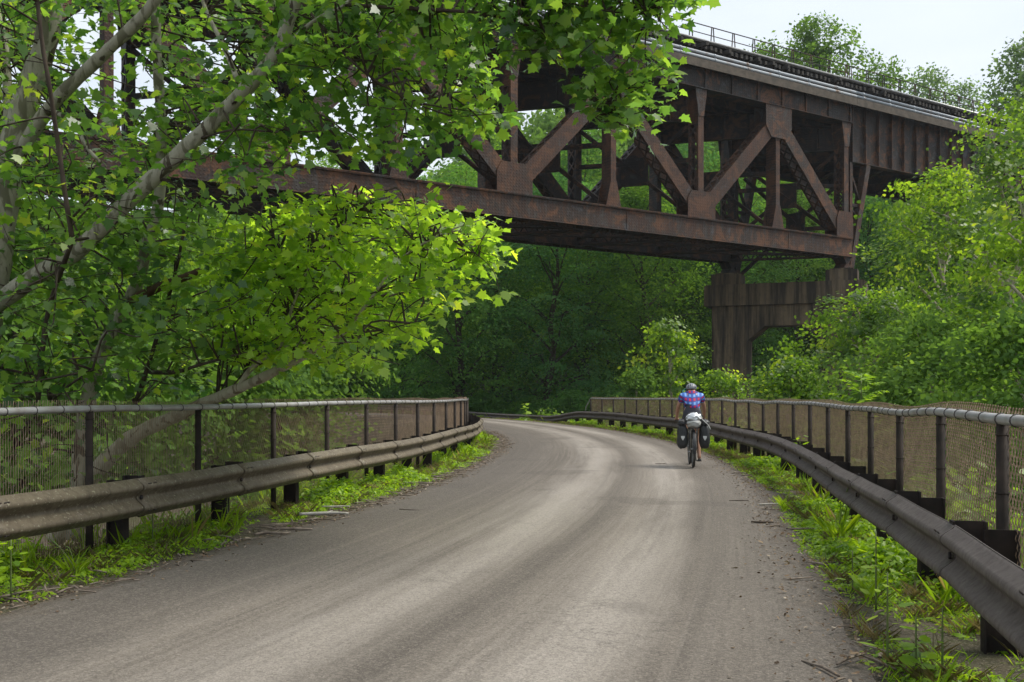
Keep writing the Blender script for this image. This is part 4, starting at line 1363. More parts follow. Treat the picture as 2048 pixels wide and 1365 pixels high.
# light green trees on the right bank
def right_tree(px, Y, py_top, Rr, base, seed, label, nspray, per, ls, name='sycamore_tree', bark='bark_pale', mat='leaf_right', **kw):
    loc = place(px, Y)
    H = height_for(py_top, Y, loc)
    return make_tree(name, label, grow(seed, H, Rr, base, kw.pop('nl', 22), nspray, per, ls, T_LOBE, lt=1.6, cv=0.24, **kw), M[mat], M[bark], loc, seed)
right_tree(2010, 37, 195, 4.3, 0.14, 101, 'tall light green sycamore with pale trunk and limbs behind the right-hand fence', 380, 56, 0.14, open_=0.4, layered=0.45, sr=0.40, zs=0.55)
right_tree(1735, 41, 580, 3.5, 0.10, 102, 'low spreading light green tree in front of the concrete pier', 260, 54, 0.14, layered=0.45, open_=0.3, sr=0.34, zs=0.5)
right_tree(2110, 28, 300, 3.2, 0.12, 103, 'leafy light green tree cut off by the right edge of the photograph', 250, 52, 0.145, open_=0.3, layered=0.45, sr=0.38, zs=0.55)
right_tree(1890, 46, 350, 3.1, 0.10, 104, 'rounded mid-green tree between the pier and the tall pale-trunked sycamore', 290, 52, 0.15, open_=0.3, layered=0.45, sr=0.42, zs=0.5)
right_tree(1345, 62, 640, 1.7, 0.22, 105, 'slender young tree with open crown just above the cyclist, left of the pier', 120, 34, 0.20, layered=0.4, sr=0.34, zs=0.5, nl=12, open_=0.4)
right_tree(1440, 56, 745, 1.5, 0.12, 106, 'small leafy bush at the foot of the pier, right of the cyclist', 90, 34, 0.18, layered=0.4, sr=0.3, zs=0.6, nl=9, name='shrub')
right_tree(1275, 60, 735, 1.3, 0.10, 107, 'small dark green bush behind the fence, left of the slender young tree', 80, 34, 0.18, layered=0.4, sr=0.3, zs=0.6, nl=9, name='shrub', mat='leaf_far')
right_tree(1590, 36, 728, 1.5, 0.08, 108, 'light green bush behind the fence hiding the foot of the pier opening', 170, 56, 0.125, layered=0.4, sr=0.3, zs=0.6, nl=9, name='shrub')
right_tree(1860, 27, 640, 2.6, 0.06, 109, 'broad mid-green bush behind the fence below the tall sycamore', 300, 56, 0.115, layered=0.4, sr=0.33, zs=0.6, nl=12, name='shrub', mat='leaf_far')
right_tree(2060, 20, 640, 2.2, 0.06, 110, 'mid-green bush behind the near end of the right-hand fence', 300, 60, 0.10, layered=0.4, sr=0.28, zs=0.6, nl=12, name='shrub', mat='leaf_far')

# dark trees under and behind the bridge
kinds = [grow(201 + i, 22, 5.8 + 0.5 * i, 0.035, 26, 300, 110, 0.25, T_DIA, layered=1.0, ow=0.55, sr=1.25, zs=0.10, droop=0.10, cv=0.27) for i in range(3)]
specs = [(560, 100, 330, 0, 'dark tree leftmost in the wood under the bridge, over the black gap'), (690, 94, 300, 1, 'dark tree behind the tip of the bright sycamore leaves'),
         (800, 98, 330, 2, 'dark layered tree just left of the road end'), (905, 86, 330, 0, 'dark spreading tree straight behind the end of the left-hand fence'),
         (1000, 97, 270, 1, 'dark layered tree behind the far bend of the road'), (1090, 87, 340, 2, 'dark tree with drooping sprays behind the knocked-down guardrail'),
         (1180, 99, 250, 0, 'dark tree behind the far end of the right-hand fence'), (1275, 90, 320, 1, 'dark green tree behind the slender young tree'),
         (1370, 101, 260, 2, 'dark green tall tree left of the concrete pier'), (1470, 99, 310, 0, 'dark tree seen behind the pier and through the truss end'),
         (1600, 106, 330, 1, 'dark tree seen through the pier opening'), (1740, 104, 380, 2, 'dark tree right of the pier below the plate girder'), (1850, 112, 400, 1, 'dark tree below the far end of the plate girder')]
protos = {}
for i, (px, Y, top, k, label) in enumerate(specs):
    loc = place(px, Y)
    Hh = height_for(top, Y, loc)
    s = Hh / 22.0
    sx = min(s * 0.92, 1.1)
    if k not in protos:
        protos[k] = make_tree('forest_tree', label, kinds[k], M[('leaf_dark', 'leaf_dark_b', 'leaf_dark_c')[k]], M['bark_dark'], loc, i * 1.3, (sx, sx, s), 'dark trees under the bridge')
    else:
        copy_tree(protos[k], loc, i * 1.3, (sx, sx, s), label)
# low branches and understorey at the foot of the wood
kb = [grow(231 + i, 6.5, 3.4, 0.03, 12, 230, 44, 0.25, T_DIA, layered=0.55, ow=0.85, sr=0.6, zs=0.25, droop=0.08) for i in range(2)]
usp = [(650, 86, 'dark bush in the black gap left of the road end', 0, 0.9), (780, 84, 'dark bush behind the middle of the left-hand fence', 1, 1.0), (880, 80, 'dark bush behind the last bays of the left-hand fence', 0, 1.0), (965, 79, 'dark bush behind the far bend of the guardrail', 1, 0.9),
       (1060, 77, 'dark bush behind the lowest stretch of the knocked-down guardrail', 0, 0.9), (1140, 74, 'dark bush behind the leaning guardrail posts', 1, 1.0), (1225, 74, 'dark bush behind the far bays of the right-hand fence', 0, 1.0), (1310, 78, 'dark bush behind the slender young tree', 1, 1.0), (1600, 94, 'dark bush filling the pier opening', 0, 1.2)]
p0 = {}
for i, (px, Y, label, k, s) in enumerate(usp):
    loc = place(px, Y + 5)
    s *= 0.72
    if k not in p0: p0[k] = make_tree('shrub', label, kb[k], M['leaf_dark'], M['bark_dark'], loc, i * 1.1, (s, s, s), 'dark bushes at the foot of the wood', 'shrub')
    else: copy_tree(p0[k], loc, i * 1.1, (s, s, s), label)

# trees beyond the bridge that stand out against the sky
def sky_tree(px, Y, top, width_px, seed, label, **kw):
    kw['nspray'] = int(kw.get('nspray', 300) * 1.4)
    loc = place(px, Y)
    H = height_for(top, Y, loc)
    Rr = width_px / 2 / F * Y
    mat = kw.pop('mat', 'leaf_far')
    return make_tree('tree', label, grow(seed, H, Rr, kw.pop('base', 0.45), 26, kw.pop('nspray', 300), 30, 0.44, T_DIA, **kw), M[mat], M['bark_dark'], loc, seed)
sky_tree(1692, 118, 36, 190, 301, 'round-topped tree with open crown standing above the bridge handrail', base=0.64, nspray=330, open_=0.45, layered=0.4, sr=0.62, zs=0.6)
sky_tree(1515, 124, 92, 85, 302, 'small tree top peeping over the handrail left of the round-topped tree', base=0.6, nspray=130, layered=0.4, sr=0.8, zs=0.6)
sky_tree(1745, 126, 125, 110, 306, 'lower tree top over the handrail right of the round-topped tree', base=0.6, nspray=150, layered=0.4, sr=0.8, zs=0.6)
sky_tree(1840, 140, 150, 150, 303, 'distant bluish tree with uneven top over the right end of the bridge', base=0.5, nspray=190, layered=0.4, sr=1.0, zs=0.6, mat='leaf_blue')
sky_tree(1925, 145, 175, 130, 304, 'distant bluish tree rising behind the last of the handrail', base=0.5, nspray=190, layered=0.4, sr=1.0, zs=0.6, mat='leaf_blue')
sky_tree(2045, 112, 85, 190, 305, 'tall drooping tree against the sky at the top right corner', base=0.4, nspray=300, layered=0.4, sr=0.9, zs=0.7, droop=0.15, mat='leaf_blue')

# greenery behind the big sycamore on the left bank
kl = [grow(251 + i, 10, 3.6, 0.05, 16, 330, 40, 0.24, T_LOBE, layered=0.5, sr=0.55, zs=0.5) for i in range(2)]
lsp = [(40, 34, 420, 0, 'green tree far behind the thick mottled trunk'), (230, 38, 450, 1, 'green tree seen between the two big sycamore stems'), (400, 44, 440, 0, 'green tree behind the broken brown limb'), (560, 52, 470, 1, 'green tree behind the bright sycamore leaves')]
p1 = {}
for i, (px, Y, top, k, label) in enumerate(lsp):
    loc = place(px, Y)
    s = height_for(top, Y, loc) / 10.0
    if k not in p1: p1[k] = make_tree('tree', label, kl[k], M['leaf_far'], M['bark_dark'], loc, i * 1.7, (s, s, s))
    else: copy_tree(p1[k], loc, i * 1.7, (s, s, s), label)

# the wood on the far hillside, one mass
def skyline(px):
    return float(np.interp(px, [-600, 0, 400, 560, 640, 900, 960, 1010, 1250, 1500, 1750, 1900, 2100, 2700], [400, 400, 390, 335, 318, 322, 235, 208, 195, 190, 205, 215, 180, 200]))
hk = [grow(401 + i, 20, 5.5, 0.15, 10, 210, 22, 0.62, T_DIA, layered=0.6, sr=1.0, zs=0.45)[1] for i in range(4)]
cl = Cloud()
g = np.random.default_rng(55)
tot = 0
for i in range(150):
    row = i % 3
    Y = (118, 135, 155)[row] + g.uniform(-5, 5)
    px = -500 + (i // 3) * 64 + g.uniform(-24, 24) + row * 20
    x_, y_, z_ = place(px, Y)
    top = skyline(px) + g.uniform(0, 75) + (45 if row == 0 else 0)
    Hh = max(height_for(top, Y, (x_, y_, z_)), 8)
    V, L, S, rn = hk[int(g.integers(4))]
    a = g.uniform(0, 6.28); ca, sa = math.cos(a), math.sin(a)
    sz_ = Hh / 20.0; sx_ = g.uniform(0.85, 1.2)
    W = np.stack([(V[:, 0] * ca - V[:, 1] * sa) * sx_ + x_, (V[:, 0] * sa + V[:, 1] * ca) * sx_ + y_, V[:, 2] * sz_ + z_], 1)
    cl.add(W, L, S, np.clip(rn + g.normal(0, 0.16), 0, 1))
wd_ = cl.mesh('hillside_woods', M['leaf_far'])
tag(wd_, 'dense green wood covering the hillside behind the bridge', 'woods', None, 'stuff')

# ------------------------------------------------------------------ verges
T_BLADE = np.array([(0, 0), (0.018, 0.10), (0.020, 0.5), (0.0, 1.0), (-0.020, 0.5), (-0.018, 0.10)], dtype=float)
def vnoise(th, r, seed):
    return 0.5 + 0.25 * np.sin(th * 61 + seed) + 0.2 * np.sin(th * 143 + r * 3.1 + 2 * seed) + 0.15 * np.sin(th * 307 + r * 7 + 5 * seed)

def grass_blades(g, P, n, L, spread=0.5):
    N_ = len(P) * n
    p = np.repeat(P, n, 0) + np.concatenate([g.normal(0, 0.03, (N_, 2)), np.zeros((N_, 1))], 1)
    az = g.uniform(0, 6.283, N_)
    D = norm(np.stack([np.cos(az) * spread, np.sin(az) * spread, np.ones(N_)], 1) * np.array([1, 1, 1]) + g.normal(0, 0.1, (N_, 3)))
    Nn = norm(np.stack([-np.cos(az), -np.sin(az), np.full(N_, spread)], 1))
    return leaves(p, Nn, D, L * g.uniform(0.5, 1.3, N_), T_BLADE, 0.3, 0.35)

def verge(name, label, r0, r1, dens, th0, th1, rail_r, seed, bare):
    g = np.random.default_rng(seed)
    area = (r1 - r0) * RL * (th1 - th0)
    n = int(area * dens)
    th = th0 + (th1 - th0) * g.random(n)
    r = r0 + (r1 - r0) * g.random(n)
    nz_ = vnoise(th, r, seed)
    d_edge = np.where(rail_r > 90, (r - r0) / (r1 - r0), (r1 - r) / (r1 - r0))      # 0 at the road edge
    keep = g.random(n) < np.clip((nz_ - bare) * 2.6, 0.02, 1) * np.clip(d_edge * 3.0 - 0.06, 0.0, 1)
    th, r, nz_, d_edge = th[keep], r[keep], nz_[keep], d_edge[keep]
    r = r + near_shift(r, th)
    n = len(th)
    P = np.stack([RC.x + r * np.cos(th), RC.y + r * np.sin(th), np.full(n, 0.0)], 1)
    P[:, 2] = terrain(P[:, 0], P[:, 1]) - 0.005
    cl = Cloud()
    hgt = np.clip(0.035 + 0.40 * (nz_ - 0.30) * np.clip(d_edge * 1.7, 0.15, 1), 0.03, 0.40) * g.uniform(0.5, 1.3, n)
    if rail_r > 90: hgt = hgt * 0.75
    # low broad-leaved plants
    k = 9
    a = g.random(n) < 0.92
    Pa, Ha = P[a], hgt[a]
    N_ = len(Pa) * k
    hh = np.repeat(Ha, k) * g.uniform(0.25, 1.05, N_)
    az = g.uniform(0, 6.283, N_)
    lift = np.stack([np.cos(az), np.sin(az), np.zeros(N_)], 1)
    base = np.repeat(Pa, k, 0) + lift * (g.uniform(0.0, 0.05, N_))[:, None] + np.array([0, 0, 1.0]) * hh[:, None]
    Nn = norm(np.array([0, 0, 1.0]) + lift * 0.35 + g.normal(0, 0.3, (N_, 3)))
    D = norm(lift + g.normal(0, 0.3, (N_, 3)) + np.array([0, 0, 0.1]))
    V, L, S = leaves(base, Nn, D, np.repeat(np.clip(0.03 + Ha * 0.22, 0.03, 0.085), k) * g.uniform(0.6, 1.3, N_), T_OVAL, 0.25, 0.2)
    pl = np.repeat(np.clip(g.normal(0.45, 0.17, len(Pa)), 0, 1), k)
    cl.add(V, L, S, np.clip(pl + g.normal(0, 0.10, N_), 0, 0.97))
    # grass
    b = ~a
    V, L, S = grass_blades(g, P[b], 8, 0.11, 0.40)
    cl.add(V, L, S, np.clip(g.normal(0.5, 0.2, len(S)), 0, 1))
    dsel = (g.random(n) < 0.05) & (d_edge > 0.1)
    if dsel.sum():
        V, L, S = grass_blades(g, P[dsel], 22, 0.15, 0.55)
        cl.add(V, L, S, g.random(len(S)), 1)
    tsel = (g.random(n) < (0.010 if rail_r < 90 else 0.004)) & (d_edge > 0.2)
    V, L, S = grass_blades(g, P[tsel], 7, 0.30, 0.20)
    cl.add(V, L, S, np.clip(g.normal(0.6, 0.2, len(S)), 0, 1), 0)
    o = cl.mesh(name, [M['weed'], M['dry']])
    tag(o, label, 'weeds', None, 'stuff')
    # bare dead bits at the edge of the road
    m = int(RL * (th1 - th0) * 170)
    th = th0 + (th1 - th0) * g.random(m)
    edge = r1 - 0.02 if rail_r < 90 else r0 + 0.02
    rr = edge + g.normal(0, 0.20, m) * (1 if rail_r < 90 else 1)
    rr = rr + near_shift(rr, th)
    P = np.stack([RC.x + rr * np.cos(th), RC.y + rr * np.sin(th), np.zeros(m)], 1)
    inside = (rr > RL + 0.70) & (rr < RR - 0.50 + near_shift(95.0, th))
    P[:, 2] = np.where(inside, 0.028, np.maximum(terrain(P[:, 0], P[:, 1]), -0.03) + 0.012) + 0.010 * g.random(m)
    N_ = norm(np.array([0, 0, 1.0]) + g.normal(0, 0.28, (m, 3)))
    D = rand_dirs(g, m); D[:, 2] *= 0.2
    V, L, S = leaves(P, N_, norm(D), g.uniform(0.008, 0.034, m) * np.where(g.random(m) < 0.06, 1.8, 1.0), T_LOBE * np.array([0.8, 1]), 0.3, 0.2)
    cl2 = Cloud(); cl2.add(V, L, S, g.random(m))
    # crumbs of stick
    m = int(RL * (th1 - th0) * (12 if rail_r < 90 else 3))
    mbx = MB()
    o2 = cl2.mesh('leaf_litter', M['litter'])
    tag(o2, 'brown dead leaves and chips along the %s edge of the road' % ('tan guardrail' if rail_r < 90 else 'dark guardrail'), 'leaf litter', None, 'stuff')
    for i in range(m):
        t_ = th0 + (th1 - th0) * g.random()
        q = arc(edge + g.normal(0.06 if rail_r < 90 else -0.06, 0.16), t_, 0.012)
        if q.y < 3: continue
        an = g.uniform(0, 3.14)
        d = Vector((math.cos(an), math.sin(an), 0)) * g.uniform(0.05, 0.17)
        rr_ = g.uniform(0.003, 0.009)
        mbx.tube([q - d, q + Vector((g.normal(0, .02), g.normal(0, .02), 0.006)), q + d], [rr_, rr_ * 1.1, rr_ * 0.6], 5, 0)
    o3 = mbx.build('stick_litter', M['stick'], None, True)
    tag(o3, 'small broken sticks strewn along the edge below the %s' % ('tan guardrail' if rail_r < 90 else 'dark guardrail'), 'litter', None, 'stuff')
verge('verge_weeds', 'bright green weeds and grass growing under the tan guardrail', RL - 1.30, RL + 0.62, 340, -0.30, 0.12, RL, 5, -0.05)
verge('verge_weeds', 'bright green weeds in patches under the dark guardrail', RR - 0.60, RR + 0.60, 400, -0.30, 0.42, RR, 8, 0.02)

def undergrowth(name, label, r0, r1, th0, th1, dens, seed, hmax, mat):
    g = np.random.default_rng(seed)
    n = int((r1 - r0) * RL * (th1 - th0) * dens)
    th = th0 + (th1 - th0) * g.random(n); r = r0 + (r1 - r0) * g.random(n)
    P = np.stack([RC.x + r * np.cos(th), RC.y + r * np.sin(th), np.zeros(n)], 1)
    P[:, 2] = terrain(P[:, 0], P[:, 1])
    nz_ = vnoise(th, r, seed)
    Hh = hmax * np.clip(nz_, 0.15, 1) * g.uniform(0.4, 1.1, n)
    k = 16
    N_ = n * k
    az = g.uniform(0, 6.283, N_); lift = np.stack([np.cos(az), np.sin(az), np.zeros(N_)], 1)
    hh = np.repeat(Hh, k) * g.uniform(0.1, 1.0, N_)
    B = np.repeat(P, k, 0) + lift * (np.repeat(Hh, k) * g.uniform(0.05, 0.5, N_))[:, None] + np.array([0, 0, 1.0]) * hh[:, None]
    Nn = norm(np.array([0, 0, 0.9]) + lift * 0.4 + g.normal(0, 0.35, (N_, 3)))
    D = norm(lift + g.normal(0, 0.3, (N_, 3)))
    V, L, S = leaves(B, Nn, D, g.uniform(0.07, 0.17, N_), T_LOBE, 0.2, 0.2)
    pl = np.repeat(np.clip(g.normal(0.5, 0.2, n), 0, 1), k)
    cl = Cloud(); cl.add(V, L, S, np.clip(pl + g.normal(0, 0.1, N_), 0, 1))
    o = cl.mesh(name, mat)
    tag(o, label, 'undergrowth', None, 'stuff')
undergrowth('undergrowth', 'leafy green undergrowth on the bank beyond the right fence', RR + 0.75, RR + 9.0, -0.30, 0.32, 13, 71, 1.1, M['leaf_right'])
undergrowth('undergrowth', 'leafy undergrowth on the bank below the sycamores beyond the left fence', RL - 9.0, RL - 1.5, -0.32, 0.15, 9, 72, 0.8, M['leaf_far'])

# single plants that stand out
def stalk_plant(name, label, loc, H, nleaf, ls, seed, T=T_OVAL, spread=0.05, lean=(0, 0), cat='plant', mat='weed', bend=0.15):
    g = np.random.default_rng(seed)
    root = empty(name, loc)
    tag(root, label, cat)
    mbx = MB()
    pts = [Vector((lean[0] * t * t * H, lean[1] * t * t * H, H * t)) for t in np.linspace(0, 1, 7)]
    mbx.tube(pts, [0.006 * (1 - 0.6 * t) + 0.0015 for t in np.linspace(0, 1, 7)], 5)
    mbx.build('stem', M['weed_stem'], root, True)
    t = np.linspace(0.12, 1.0, nleaf)
    az = np.arange(nleaf) * 2.4 + g.normal(0, 0.3, nleaf)
    lift = np.stack([np.cos(az), np.sin(az), np.zeros(nleaf)], 1)
    B = np.stack([lean[0] * t * t * H, lean[1] * t * t * H, H * t], 1) + lift * spread
    Nn = norm(np.array([0, 0, 1.0]) - lift * 0.2 + g.normal(0, 0.22, (nleaf, 3)))
    D = norm(lift + np.array([0, 0, bend]) + g.normal(0, 0.15, (nleaf, 3)))
    V, L, S = leaves(B, Nn, D, ls * g.uniform(0.65, 1.2, nleaf) * (1.1 - 0.45 * t), T, 0.2, 0.25)
    np_mesh('leaf', V, L, S, M[mat], np.clip(g.normal(0.55, 0.2, nleaf), 0, 0.97), root)['kind'] = 'stuff'
    return root
M['weed_stem'] = noisy('green_weed_stem', (0.07, 0.12, 0.02), (0.12, 0.14, 0.04), 12, 0.6)
def on_ground(x, y, z=0.0):
    Y = (HC - z) * F / (y - HY)
    return Vector(((x - CX) / F * Y, Y, z - 0.02))
def grass_clump(label, loc, H, n, seed, heads=3):
    g = np.random.default_rng(seed)
    root = empty('grass_clump', loc); tag(root, label, 'grass')
    V, L, S = grass_blades(g, np.zeros((1, 3)) + np.array([[0, 0, 0]]), n, H * 0.8, 0.42)
    V[:, :2] *= 1.0
    np_mesh('blade', V, L, S, M['weed'], np.clip(g.normal(0.55, 0.2, len(S)), 0, 0.97), root)['kind'] = 'stuff'
    for i in range(heads):
        an = g.uniform(0, 6.28); q = g.uniform(0.10, 0.24)
        mbx = MB()
        p = [Vector((math.cos(an) * q * t * t, math.sin(an) * q * t * t, H * (t - 0.18 * max(0, t - .8) / .2 * (i % 2)))) for t in np.linspace(0, 1.05, 9)]
        mbx.tube(p, [0.0022] * 7 + [0.008, 0.004], 5)
        mbx.build('seed_stalk', M['weed_stem'], root, True)
    return root
grass_clump('tall foxtail grass clump with a nodding seed head beside the dark guardrail', on_ground(1678, 1075), 0.52, 22, 3, 4)
grass_clump('short grass tuft on the gravel where the bare edge begins, right of the twigs', on_ground(1572, 1018), 0.24, 30, 4, 0)
grass_clump('thin grass tuft with dry tips in front of the second left guardrail post', on_ground(360, 1075), 0.26, 22, 6, 3)
grass_clump('grass tuft under the left guardrail near the photograph edge', on_ground(150, 1150), 0.28, 18, 9, 2)
stalk_plant('tall_weed', 'tall thin weed with a bare dark stem at the bottom of the right verge', on_ground(1775, 1330), 0.50, 9, 0.10, 11)
stalk_plant('tall_weed', 'weed with pale round leaves lowest on the right verge', on_ground(1832, 1345), 0.30, 16, 0.11, 12, T_LOBE * np.array([1.1, 1]), 0.03)
stalk_plant('tall_weed', 'upright weed with glossy leaves between the bare stem and the nearest post', on_ground(1885, 1352), 0.36, 15, 0.10, 13)
stalk_plant('tall_weed', 'slim upright weed in the thick patch below the middle of the dark guardrail', on_ground(1752, 1215), 0.52, 14, 0.11, 14)
stalk_plant('tall_weed', 'leafy weed at the corner of the thick patch next to the bare gravel', on_ground(1705, 1180), 0.30, 18, 0.11, 15)
stalk_plant('tall_weed', 'bushy weed in front of the second left guardrail post', on_ground(455, 1055), 0.36, 26, 0.11, 16)
stalk_plant('tall_weed', 'dark leafy weed at the left edge of the photograph below the guardrail', on_ground(22, 1195), 0.42, 30, 0.12, 17)
stalk_plant('tall_weed', 'leafy weed between the first two left guardrail posts', on_ground(305, 1085), 0.34, 24, 0.11, 18)
stalk_plant('tall_weed', 'weed with upright tip in front of the third left guardrail post', on_ground(622, 1003), 0.42, 26, 0.12, 19)
stalk_plant('sapling', 'small bright seedling at the road end in front of the low guardrail', on_ground(1050, 842), 0.95, 18, 0.34, 20, T_LOBE, 0.05)
stalk_plant('sapling', 'small leafy weed poking up behind the dark guardrail, right of the cyclist', Vector(iw(1600, 905, 16.2)) - Vector((0, 0, 0.0)), 0.26, 14, 0.12, 22)
# feathery plant with long compound leaves behind the right fence
def feather_plant(label, loc, H, seed):
    g = np.random.default_rng(seed)
    root = empty('feathery_plant', loc); tag(root, label, 'plant')
    mbx = MB(); mbx.tube([Vector((0, 0, 0)), Vector((0.03, 0, H * 0.5)), Vector((0, 0, H))], [0.03, 0.02, 0.008], 6)
    mbx.build('stem', M['weed_stem'], root, True)
    cl = Cloud()
    for i in range(26):
        z = H * (0.35 + 0.65 * i / 26); az = i * 2.4
        Lf = (1.0 - 0.75 * (i / 26)) * 0.75 + 0.15
        n = 18
        t = np.linspace(0.1, 1, n)
        d = np.array([math.cos(az), math.sin(az), 0.65])
        B = np.array([0, 0, z]) + d * (t * Lf)[:, None] - np.array([0, 0, 0.35]) * (t ** 2 * Lf)[:, None]
        sgn = np.where(np.arange(n) % 2 == 0, 1.0, -1.0)
        lat_ = np.array([-math.sin(az), math.cos(az), 0])
        D = norm(lat_ * sgn[:, None] + d * 0.4 + np.array([0, 0, -0.2]))
        Nn = norm(np.array([0, 0, 1.0]) + g.normal(0, 0.2, (n, 3)))
        V, L, S = leaves(B, Nn, D, 0.17 * (1.15 - 0.6 * t), T_OVAL * np.array([0.7, 1]), 0.2, 0.2)
        cl.add(V, L, S, np.clip(g.normal(0.4, 0.15, n), 0, 0.97))
    cl.mesh('fronds', M['weed'], root)['kind'] = 'stuff'
feather_plant('feathery plant with long compound leaves rising over the right fence', Vector(iw(1722, 1000, 19.5)), 2.35, 41)

# sticks lying about that one can pick out
def stick(label, x, y, length, ang, r, mat, seed, name='fallen_stick'):
    g = np.random.default_rng(seed)
    p = on_ground(x, y, 0.04)
    d = Vector((math.cos(ang), math.sin(ang), 0))
    q = Vector((-d.y, d.x, 0))
    mbx = MB()
    P, rr = smooth_path([(p - d * length / 2 + UZ * (r + 0.004), r * 0.8), (p - d * length * 0.15 + q * g.normal(0, 0.03) + UZ * (r + 0.004), r), (p + d * length * 0.2 + q * g.normal(0, 0.03) + UZ * (r + 0.004), r * 0.9), (p + d * length / 2 + UZ * (r * 0.6 + 0.004), r * 0.55)], 4)
    mbx.tube(P, rr, 8)
    if r > 0.01:
        mbx.tube([P[6], P[6] + d * 0.09 + q * 0.08 + UZ * 0.02], [r * 0.5, r * 0.2], 6)
    o = mbx.build(name, mat, None, True)
    tag(o, label, 'stick')
    return o
stick('bare grey stick lying on the litter at the left road edge', 648, 1028, 0.56, 0.25, 0.020, M['stick_grey'], 1)
stick('brown stick lying just below the grey one', 585, 1058, 0.40, 0.1, 0.016, M['stick'], 2)
stick('forked brown stick left of the other two', 545, 1066, 0.36, 0.55, 0.014, M['stick'], 3)
stick('short light stick above the grey one', 672, 1012, 0.34, 0.2, 0.010, M['stick_grey'], 4)
stick('thin twig alone on the asphalt right of the stick pile', 822, 1018, 0.30, -0.3, 0.006, M['bark_dark'], 5)
stick('pale flat stick on the gravel at the right road edge', 1545, 1008, 0.36, 0.05, 0.010, M['stick_grey'], 6)
stick('thin dark twig left of the pale stick on the gravel', 1478, 1000, 0.26, 0.0, 0.006, M['bark_dark'], 7)
stick('dark short stick nearer than the pale one on the gravel', 1525, 1043, 0.24, 0.0, 0.012, M['bark_dark'], 8)
stick('dark twig on the road left of the bicycle wheels', 1323, 928, 0.24, -0.1, 0.012, M['bark_dark'], 9)
stick('stick at the weed edge beside the short grass tuft', 1600, 1056, 0.30, 0.1, 0.010, M['stick'], 10)

# ------------------------------------------------------------------ cyclist
M['skin'] = noisy('tanned_skin', (0.36, 0.19, 0.125), (0.42, 0.235, 0.16), 14, 0.5)
M['hair'] = noisy('dark_hair', (0.025, 0.018, 0.014), (0.05, 0.035, 0.026), 30, 0.6)
M['shorts'] = noisy('black_cycling_shorts', (0.022, 0.022, 0.032), (0.036, 0.036, 0.050), 9, 0.65)
M['helmet'] = noisy('grey_helmet_shell', (0.27, 0.28, 0.31), (0.17, 0.18, 0.20), 10, 0.4)
M['black'] = noisy('black_plastic', (0.016, 0.016, 0.017), (0.030, 0.030, 0.031), 10, 0.5)
M['tyre'] = noisy('dusty_tyre_rubber', (0.022, 0.021, 0.020), (0.065, 0.060, 0.055), 20, 0.75)
M['metal'] = noisy('bike_metal', (0.30, 0.30, 0.30), (0.20, 0.20, 0.20), 20, 0.35, 0.7)
M['frame'] = noisy('bike_frame_paint', (0.16, 0.155, 0.13), (0.22, 0.21, 0.17), 6, 0.4)
M['pannier'] = noisy('black_pannier_cloth', (0.014, 0.015, 0.016), (0.034, 0.036, 0.038), 5, 0.5)
M['grey_bag'] = noisy('dusty_grey_sack', (0.30, 0.30, 0.28), (0.40, 0.40, 0.38), 8, 0.6)
M['reflector'] = noisy('pale_reflector', (0.62, 0.62, 0.60), (0.50, 0.50, 0.48), 30, 0.3)
M['shoe'] = noisy('dark_shoe', (0.030, 0.026, 0.022), (0.075, 0.065, 0.055), 14, 0.7)
M['mint'] = noisy('mint_plastic', (0.12, 0.58, 0.46), (0.15, 0.62, 0.50), 20, 0.4)
M['strap'] = noisy('white_strap', (0.6, 0.6, 0.58), (0.5, 0.5, 0.48), 20, 0.6)
def silver():
    k = NT('crumpled_silver_sheet')
    v = k.pos((1, 1, 1), obj=True)
    n1 = k.noise(v, 9, 4, 0.6, 1.5)
    return k.finish(k.mix(n1, (0.50, 0.52, 0.54), (0.80, 0.82, 0.84)), 0.38, 0.55, k.bump(n1, 0.9, 0.03), 0.5)
M['silver'] = silver()
def plaid():
    k = NT('red_white_blue_plaid_jersey')
    tcn = k.n('ShaderNodeTexCoord')
    sx = k.n('ShaderNodeSeparateXYZ')
    k.l(tcn.outputs['Object'], sx.inputs[0])
    nz_ = k.math('MULTIPLY', k.math('SUBTRACT', k.noise(tcn.outputs['Object'], 9, 2), 0.5), 0.10)
    fx = k.math('FRACT', k.math('ADD', k.math('DIVIDE', sx.outputs[0], 0.082), nz_))
    zz = k.math('ADD', sx.outputs[2], k.math('MULTIPLY', sx.outputs[1], -0.45))
    fz = k.math('FRACT', k.math('ADD', k.math('DIVIDE', zz, 0.098), nz_))
    tri = lambda q: k.math('ABSOLUTE', k.math('SUBTRACT', k.math('MULTIPLY', q, 2.0), 1.0))
    bx = k.ramp(tri(fx), [(0.34, 1.0), (0.52, 0.0)])
    red_row = k.ramp(fz, [(0.46, 0.0), (0.52, 1.0)])
    rowmid = k.ramp(tri(k.math('FRACT', k.math('MULTIPLY', fz, 2.0))), [(0.42, 1.0), (0.85, 0.0)])
    blue = k.mix(rowmid, (0.012, 0.018, 0.13), (0.022, 0.036, 0.24))
    blob = k.mix(red_row, (0.20, 0.36, 0.68), (0.50, 0.016, 0.040))
    side = k.mix(k.ramp(k.math('MULTIPLY', red_row, 1.0), [(0.0, 0.0), (1.0, 1.0)]), (0.05, 0.22, 0.62), (0.16, 0.03, 0.20))
    c = k.mix(k.math('MULTIPLY', bx, rowmid), k.mix(0.40, blue, side), blob)
    return k.finish(c, 0.65, 0, None, 0.3)
M['jersey'] = plaid()

BK = Vector((3.43, 19.86, 0.03))
HB = Vector((0.105, 0.9945, 0))
BROT = -math.atan2(HB.x, HB.y)

